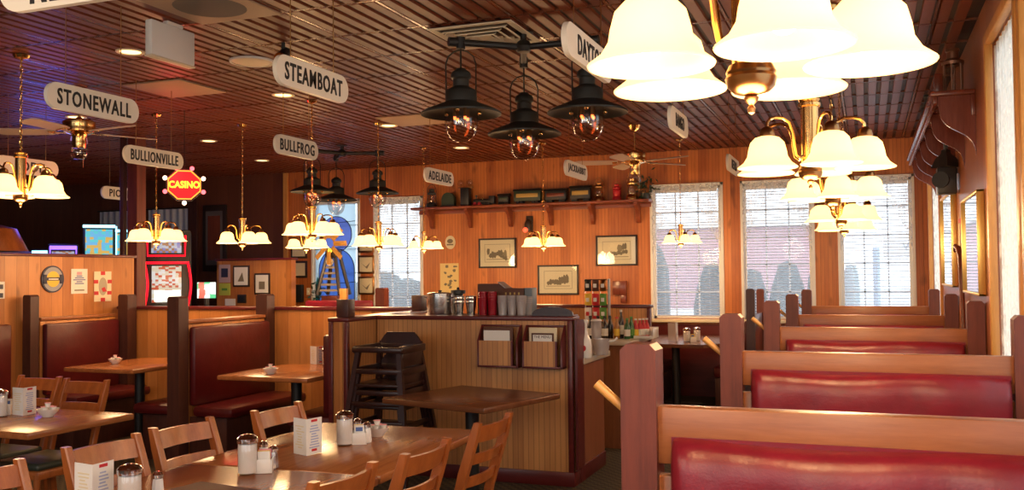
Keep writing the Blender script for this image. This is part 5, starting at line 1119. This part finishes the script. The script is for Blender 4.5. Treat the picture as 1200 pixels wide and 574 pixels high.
def tent_card(p, rz, label, a, b):
    """folded card standing open, its fold towards +X before turning"""
    t = thing('tent_card', label, 'menu card', (p[0], p[1], TZ), math.atan2(-p[1], -p[0])+A(-5), 'folded table cards'); H = 0.15
    for s, m, nm in ((-1, a, 'leaf'), (1, b, 'leaf')):
        R = Matrix.Rotation(s*A(40), 3, 'Z'); mb = MB(); c = R @ Vector((-0.045, 0, 0)); mb.box((c.x, c.y, H/2), (0.09, 0.0016, H), rot=R); l = obj(nm, mb, m, t)
        mb = MB(); rnd = random.Random(s+int(p[0]*50))
        for k in range(9):
            w = rnd.uniform(0.025, 0.06); c = R @ Vector((-0.045+rnd.uniform(-.004, .004), s*0.0014*-1 if False else s*-0.0014, 0)); mb.box((c.x, c.y, 0.03+0.011*k), (w, 0.0009, 0.005), rot=R)
        obj('print_line', mb, SCRIBE if s < 0 else MATT, l)
        if s < 0:
            c = R @ Vector((-0.045, 0.0014, 0)); obj('red_heading', MB().box((c.x, c.y, 0.14), (0.035, 0.001, 0.010), rot=R), REDP, l); obj('red_footer', MB().box((c.x, c.y, 0.018), (0.03, 0.001, 0.010), rot=R), REDP, l)
def creamer_bowl(p, label, seed=1):
    t = thing('bowl', label, 'bowl', (p[0], p[1], TZ), 0, 'white bowls of creamers'); obj('bowl', MB().lathe([(0, 0.002), (0.026, 0), (0.030, 0.006), (0.046, 0.022), (0.058, 0.040), (0.060, 0.043), (0.056, 0.041), (0.040, 0.020), (0, 0.010)], n=28), CERAM, t)
    rnd = random.Random(seed)
    for k, (x, y, z) in enumerate(((-0.028, 0.0, 0.042), (0.008, -0.028, 0.042), (0.024, 0.014, 0.043), (-0.010, 0.028, 0.043), (0.0, 0.0, 0.064))):
        q = thing('creamer_cup', ['left', 'front', 'right', 'rear', 'topmost'][k]+' creamer in the '+label, 'creamer', (p[0]+x, p[1]+y, TZ+z-0.012), rnd.random()*3, 'creamer cups in the bowls')
        obj('cup', MB().lathe([(0, 0), (0.011, 0), (0.0155, 0.020), (0, 0.021)], n=14), CERAM, q); obj('foil_lid', MB().lathe([(0.0175, 0.021), (0.0175, 0.0225), (0, 0.0228)], n=14), PINK if k != 1 else PAPER, q)
sugar_jar(onz(404, 521, TZ), 'tall sugar jar at the far end of the long table')
caddy(onz(421, 519, TZ), A(-60), 'white caddy beside the far sugar jar', (SUGAR, YEL, PAPER))
shaker(onz(430, 518, TZ), 'small white salt shaker beside the far caddy', SUGAR)
shaker(onz(419, 513, TZ), 'dark pepper shaker behind the far caddy', BROWNB)
creamer_bowl(onz(442, 511, TZ), 'white bowl on the far end of the long table', 1)
tent_card(onz(359, 534, TZ), A(-68), 'folded white card standing on the long table between the two sugar jars', PAPER, PAPER)
sugar_jar(onz(290, 555, TZ), 'tall sugar jar in the middle of the long table')
caddy(onz(310, 552, TZ), A(-60), 'white caddy beside the middle sugar jar', (PINK, PINK, YEL, PAPER))
shaker(onz(320, 549, TZ), 'grey pepper shaker right of the middle caddy', STEEL); shaker(onz(309, 543, TZ), 'salt shaker behind the middle caddy', SUGAR)
sugar_jar(onz(152, 598, TZ), 'sugar jar cut off by the bottom edge of the photo'); shaker(onz(185, 583, TZ), 'small salt shaker beside the brown menus', SUGAR)
tent_card(onz(108, 600, TZ), A(-62), 'folded card cut off by the bottom edge of the photo', PAPER, PAPER)
p = onz(245, 577, TZ); t = thing('menu_cover', 'dark brown menu lying on the near end of the long table', 'menu', (p.x, p.y-0.08, TZ), A(-8)); obj('cover', MB().box((0, 0, 0.004), (0.30, 0.34, 0.007), 0.002), BROWNB, t); obj('pages', MB().box((0.004, 0, 0.003), (0.29, 0.325, 0.004)), PAPER, t)
tent_card(onz(27, 487, TZ), A(-68), 'folded white card on the table at the left edge', PAPER, PAPER); creamer_bowl(onz(56, 488, TZ), 'white bowl on the table at the left edge', 2)
sugar_jar(onz(0, 488, TZ), 'sugar jar cut off by the left edge of the photo'); caddy(onz(8, 485, TZ), A(-60), 'white caddy on the table at the left edge', (PAPER, SUGAR))
creamer_bowl(onz(135, 426, TZ), 'white bowl on the farther left booth table', 3); creamer_bowl(onz(317, 438, TZ), 'white bowl on the booth table beside the panelled divider', 4)
tent_card(onz(371, 427, TZ), A(-70), 'small folded card on the booth table beside the panelled divider', PAPER, PAPER); sugar_jar(onz(383, 428, TZ), 'sugar jar on the booth table beside the panelled divider')
# on the small table under the window
tz = 0.751
def wt(px, Y=9.95): q = ony(px, 400, Y); return (q.x, Y)
q = wt(794); t = thing('tent_card', 'pale upright card on the small window table', 'menu card', (q[0]-0.02, q[1], tz), A(-60), 'folded table cards')
for s in (-1, 1): obj('leaf', MB().box((-0.05*math.cos(A(33)), -s*0.05*math.sin(A(33)), 0.10), (0.10, 0.002, 0.20), rot=Matrix.Rotation(s*A(33), 3, 'Z')), PAPER if s < 0 else CUP, t)
q = wt(805); sugar_jar(q, 'sugar jar on the small window table'); q = wt(812); caddy(q, A(-70), 'white caddy on the small window table', (PAPER, YEL)); q = wt(817, 10.1); sugar_jar(q, 'second sugar jar, at the right of the small window table')

# ------------------------------------------------------------------ posters on the tall half wall
PX = -7.058
p = onx(61, 327, PX); t = thing('round_emblem', 'round navy and gold railway emblem on the tall pine half wall', 'sign', tuple(p))
def ell(r, k=1.0, n=36): return [(r*k*math.cos(2*PI*j/n), r*math.sin(2*PI*j/n)) for j in range(n)]
obj('disc', MB().prism(ell(0.125, 1.02), 'x', 0, 0.012), NAVY, t); mb = MB(); mb.prism(ell(0.112, 1.0), 'x', 0.0122, 0.014); obj('pale_ring', mb, mat('grey_blue_print', (0.30, 0.32, 0.38), 0.5), t)
mb = MB(); mb.prism(ell(0.073, 1.0), 'x', 0.0142, 0.016); obj('gold_centre', mb, YEL, t); mb = MB()
for s in (-1, 1): mb.box((0.0165, s*0.092, 0), (0.006, 0.036, 0.085), 0.002)
mb.box((0.0165, 0, 0.002), (0.003, 0.15, 0.030)); obj('navy_bars', mb, NAVY, t); obj('white_band', MB().box((0.0185, 0, 0.0), (0.002, 0.11, 0.012)), PAPER, t)
def wall_poster(name, px0, py0, px1, py1, label, m):
    a = onx(px0, (py0+py1)/2, PX); b = onx(px1, (py0+py1)/2, PX); c = onx((px0+px1)/2, py0, PX); d = onx((px0+px1)/2, py1, PX); w = b.y-a.y; h = c.z-d.z
    t = thing(name, label, 'poster', (PX, (a.y+b.y)/2, (c.z+d.z)/2)); obj('sheet', MB().box((0.003, 0, 0), (0.004, w, h)), m, t); return t, w, h
t, w, h = wall_poster('notice', 83, 315, 102, 344, 'white notice with blue print on the tall pine half wall', PAPER)
mb = MB(); [mb.box((0.0058, 0, 0.05-0.018*k), (0.002, w*(0.35+0.2*(k % 3)), 0.010)) for k in range(5)]; obj('blue_print', mb, BLUE, t); obj('red_print', MB().box((0.0058, 0, 0.075), (0.002, w*0.3, 0.03)), PINK, t); obj('grey_print', MB().box((0.0058, 0, -h*0.36), (0.002, w*0.6, 0.012)), PRINT, t)
t, w, h = wall_poster('game_poster', 110, 318, 130, 353, 'red and white checkered poster on the tall pine half wall', CREAM)
mb = MB()
for y, z in ((0, 0.44), (-0.40, 0.16), (0.40, 0.16), (-0.38, -0.22), (0.38, -0.22), (0, -0.44)): obj('red_square', MB().box((0.0058, y*w, z*h), (0.002, w*0.25, h*0.12)), REDP, t)
mb = MB(); mb.prism([(0.25*w*math.cos(q), 0.30*h*math.sin(q)) for q in [2*PI*j/24 for j in range(24)]], 'x', 0.0052, 0.0062); obj('grey_figure', mb, mat('poster_grey', (0.42, 0.36, 0.27), 0.6), t); obj('red_figure', MB().prism([(0.02, -0.005), (0.05, -0.05), (0.0, -0.055), (-0.02, -0.02)], 'x', 0.0064, 0.0075), REDP, t)
t, w, h = wall_poster('notice', -8, 330, 5, 350, 'white poster with dark print at the left edge of the photo', PAPER); mb = MB(); [mb.box((0.0058, 0.0, z), (0.002, w*0.7, 0.04)) for z in (-0.045, 0.03)]; obj('dark_print', mb, NAVY, t)
# pictures on the far pine half wall
PY = 10.198
def small_pic(px0, py0, px1, py1, label, frame=True, sheet=PAPER):
    a = ony(px0, (py0+py1)/2, PY); b = ony(px1, (py0+py1)/2, PY); c = ony((px0+px1)/2, py0, PY); d = ony((px0+px1)/2, py1, PY); w = b.x-a.x; h = c.z-d.z
    t = thing('framed_picture' if frame else 'notice', label, 'picture' if frame else 'notice', ((a.x+b.x)/2, PY, (c.z+d.z)/2))
    if frame: obj('frame', MB().box((0, -0.009, 0), (w, 0.018, h), 0.004), FRAMEB, t); obj('sheet', MB().box((0, -0.0195, 0), (w-0.045, 0.003, h-0.045)), sheet, t)
    else: obj('sheet', MB().box((0, -0.003, 0), (w, 0.004, h)), sheet, t)
    return t, w, h
t, w, h = small_pic(274, 311, 293, 336, 'small framed picture of a dark sail shape on the far pine half wall'); obj('print', MB().prism([(-0.05, -0.07), (0.05, -0.07), (0.02, 0.05)], 'y', -0.0225, -0.0212), PRINT, t)
t, w, h = small_pic(299, 320, 317, 345, 'small framed picture of a dark block on the far pine half wall'); obj('print', MB().box((0, -0.022, -0.02), (0.09, 0.002, 0.10)), PRINT, t)
t, w, h = small_pic(257, 310, 270, 331, 'pink and grey notice on the far pine half wall', False, mat('mauve_paper', (0.45, 0.33, 0.36), 0.6)); obj('print', MB().box((0, -0.0062, 0.01), (w*0.6, 0.002, h*0.5)), NAVY, t)
t, w, h = small_pic(257, 332, 270, 346, 'lime green notice below the pink one on the far pine half wall', False, mat('lime_paper', (0.45, 0.55, 0.08), 0.6)); obj('print', MB().box((0, -0.0062, 0), (w*0.5, 0.002, h*0.2)), GREEN, t)
t, w, h = small_pic(264, 350, 276, 358, 'small white card low on the far pine half wall', False); t, w, h = small_pic(279, 345, 289, 355, 'small dark framed card low on the far pine half wall', True, BLACK)
# dark framed print on the wall beyond
p = ony(253, 279, YB-0.002); t = thing('framed_print', 'large dark framed print on the dim wall left of the pine half wall', 'picture', tuple(p)); obj('frame', MB().box((0, -0.02, 0), (0.42, 0.04, 0.98), 0.008), FRAMEB, t); obj('mount', MB().box((0, -0.042, 0), (0.30, 0.004, 0.80)), mat('dim_mount', (0.12, 0.10, 0.09), 0.6), t); obj('print', MB().box((0, -0.046, 0.0), (0.22, 0.003, 0.66)), CHERRY, t)

# ------------------------------------------------------------------ casino corner
def slot_machine(label, px, py_base, D, w, h, zb, scr, neon, edge, top=0.0):
    q = deep(px, 316, D); t = thing('slot_machine', label, 'slot machine', (q.x, q.y, 0), math.atan2(-q.x, q.y), 'slot machines in the casino corner')
    obj('cabinet', MB().span((-w/2, 0, 0), (w/2, 0.5, h), 0.02), BLACK, t)
    obj('screen', MB().span((-w*0.36, -0.012, zb), (w*0.36, -0.001, h-0.08), 0.003), scr, t)
    mb = MB()
    for a, b in (((-w*0.44, zb-0.03), (-w*0.40, h-0.03)), ((w*0.40, zb-0.03), (w*0.44, h-0.03)), ((-w*0.44, h-0.06), (w*0.44, h-0.02))): mb.span((a[0], -0.02, a[1]), (b[0], -0.001, b[1]), 0.004)
    obj('neon_edge', mb, neon, t); obj('button_deck', MB().prism([(-0.22, zb-0.16), (0, zb-0.08), (0, zb-0.22), (-0.22, zb-0.22)], 'x', -w/2, w/2), BLACK, t)
    if top:
        obj('topper', MB().span((-w*0.45, 0.05, h+0.02), (w*0.45, 0.25, h+top), 0.01), BLACK, t); obj('topper_screen', MB().span((-w*0.38, 0.036, h+0.05), (w*0.38, 0.049, h+top-0.06)), SCR2, t); obj('topper_neon', MB().span((-w*0.45, 0.03, h+top-0.04), (w*0.45, 0.049, h+top-0.005), 0.004), edge, t); obj('side_neon', MB().span((w*0.46, 0.03, h+0.03), (w*0.50, 0.06, h+top-0.02), 0.004), edge, t)
    return t
# the big curved one with red neon
q = deep(195, 316, 10.45); t = thing('slot_machine', 'tall slot machine outlined in curved red neon', 'slot machine', (q.x, q.y, 0), math.atan2(-q.x, q.y), 'slot machines in the casino corner')
W = 0.50; t.scale = (1.06, 1.0, 1.045)
obj('cabinet', MB().span((-W/2, 0, 0), (W/2, 0.55, 1.94), 0.03), BLACK, t)
def bow(x0, z0, z1, b): return [(x0+b*math.sin(PI*k/10), -0.03-0.03*math.sin(PI*k/10), z0+(z1-z0)*k/10) for k in range(11)]
mb = MB(); mb.tube(bow(-0.215, 1.12, 1.58, 0.03), 0.012, 8); mb.tube(bow(0.215, 1.12, 1.58, 0.03), 0.012, 8); mb.cyl((-0.225, -0.03, 1.585), (0.225, -0.03, 1.585), 0.013)
mb.tube([(-0.19, -0.02, 1.88), (-0.185, -0.02, 1.66), (0.185, -0.02, 1.66), (0.19, -0.02, 1.88)], 0.011, 8); obj('red_neon_outline', mb, NEONR, t)
obj('reel_screen', MB().span((-0.145, -0.03, 1.16), (0.15, -0.002, 1.55), 0.004), SCR1, t); obj('upper_screen', MB().span((-0.15, -0.02, 1.69), (0.15, -0.002, 1.87), 0.004), SCR3, t)
obj('pay_panel', MB().span((-0.12, -0.034, 1.17), (0.14, -0.031, 1.29)), emis('pale_pay_panel', (0.85, 0.95, 0.80), 0.9), t); obj('blue_neon_strip', MB().span((-0.34, 0.0, 1.15), (-0.31, 0.04, 1.95), 0.004), NEONC, t); obj('side_column', MB().span((-0.36, 0.041, 0), (-0.27, 0.3, 2.0), 0.01), BLACK, t); obj('button_deck', MB().prism([(-0.25, 0.95), (0, 1.04), (0, 0.85), (-0.25, 0.85)], 'x', -W/2, W/2), BLACK, t)
slot_machine('slot machine with a blue upper screen and cyan edges beyond the tall half wall', 116, 0, 11.2, 0.40, 1.72, 1.30, SCR3, NEONC, NEONC, 0.42)
slot_machine('slot machine with a narrow blue screen right beside the wooden column', 149, 0, 12.4, 0.36, 1.72, 1.30, SCR3, NEONV, NEONC, 0.42)
slot_machine('slot machine with violet edges left of the blue-screened one', 74, 0, 9.9, 0.30, 1.86, 1.40, SCR3, NEONV, NEONV); slot_machine('low slot machine with a green glowing screen near the left edge', 49, 0, 10.9, 0.24, 1.84, 1.40, SCR4, NEONC, NEONC)
slot_machine('slot machine with dim blue edges, leftmost in the casino corner', 30, 0, 12.4, 0.26, 1.86, 1.40, SCR2, NEONC, NEONC)
q = deep(242, 340, 10.5); t = thing('monitor', 'small glowing green and white screen right of the red-lit slot machine', 'screen', (q.x, q.y, 0), math.atan2(-q.x, q.y)); obj('screen', MB().box((0, 0, q.z+0.0), (0.20, 0.02, 0.18), 0.004), SCR4, t); obj('stand', MB().cyl((0, 0.03, 0), (0, 0.03, q.z-0.02), 0.03), BLACK, t); obj('base', MB().box((0, 0.03, 0.02), (0.18, 0.18, 0.04), 0.01), BLACK, t)
for px, lab, wd in ((140, 'grey curtained window behind the slot machines, left of the wooden column', 0.75), (199, 'grey curtained window behind the red-lit slot machine', 0.78)):
    q = ony(px, 290, YB-0.01); t = thing('grey_curtain', lab, 'curtain', (q.x, YB-0.03, 0.9), 0, 'grey curtains in the casino corner')
    obj('cloth', MB().grid(lambda u, v: (-wd/2+wd*u, 0.012*math.sin(u*40), 1.62*v), 60, 4), mat('grey_cloth', (0.5, 0.54, 0.6), 0.8), t); obj('rod', MB().cyl((-wd/2-0.04, 0, 1.63), (wd/2+0.04, 0, 1.63), 0.012), BLACK, t)
struct('trim_5', MB().box((ony(228, 290, YB).x, YB-0.03, ZC/2), (0.16, 0.05, ZC-0.02), 0.004), DPOST)
# lit octagonal casino sign
q = deep(216, 217, 8.2); t = thing('casino_sign', 'red octagonal lit CASINO sign with bulbs around it', 'sign', tuple(q), math.atan2(-q.x, q.y))
R8 = lambda r: [(r*1.08*math.cos(PI/8+k*PI/4), r*math.sin(PI/8+k*PI/4)) for k in range(8)]
obj('housing', MB().prism(R8(0.150), 'y', -0.02, 0.05), BLACK, t); obj('face', MB().prism(R8(0.135), 'y', -0.028, -0.021), CASR, t)
mb = MB(); o8 = [(x, -0.03, z) for x, z in R8(0.133)]; mb.tube(o8+[o8[0], o8[1]], 0.006, 6); obj('orange_outline', mb, emis('orange_neon', (1.0, 0.25, 0.03), 1.6), t); text('CASINO', 0.082, at(FACE_NY, 0, -0.031, 0), CASY, t, sx=0.86, bold=0.003)
for k, a in enumerate((22, 68, 112, 158, 202, 270, 338)):
    z = 0.155*math.sin(A(a)); obj('sign_bulb', MB().ball((0.172*math.cos(A(a)), -0.02, z*1.02), 0.020, n=10), BULBW if a in (22, 158, 270) else BULBR, t, label='white bulb' if a in (22, 158, 270) else 'pink bulb')
obj('hanging_chain', MB().cyl((0, 0.02, 0.14), (0, 0.02, ZC-q.z-0.008), 0.004, n=6), BLACK, t)
# the light the neon gives the ceiling
point('casino_neon_light', (-8.3, 7.6, 2.35), 9, (0.12, 0.15, 1.0), 0.3); point('casino_sign_light', (q.x+0.1, q.y-0.25, q.z+0.15), 4, (1.0, 0.05, 0.06), 0.1)
t = thing('bar_cabinet', 'dim orange-brown rounded cabinet at the left edge behind the tall half wall', 'cabinet', (-8.2, 6.9, 0)); obj('body', MB().lathe([(0, 0), (0.28, 0), (0.34, 0.9), (0.30, 1.75), (0.18, 2.0), (0, 2.05)], n=24), CHAIRW, t); obj('hoop', MB().lathe([(0.305, 1.70), (0.315, 1.71), (0.315, 1.76), (0.305, 1.77)], n=24), BLACK, t)
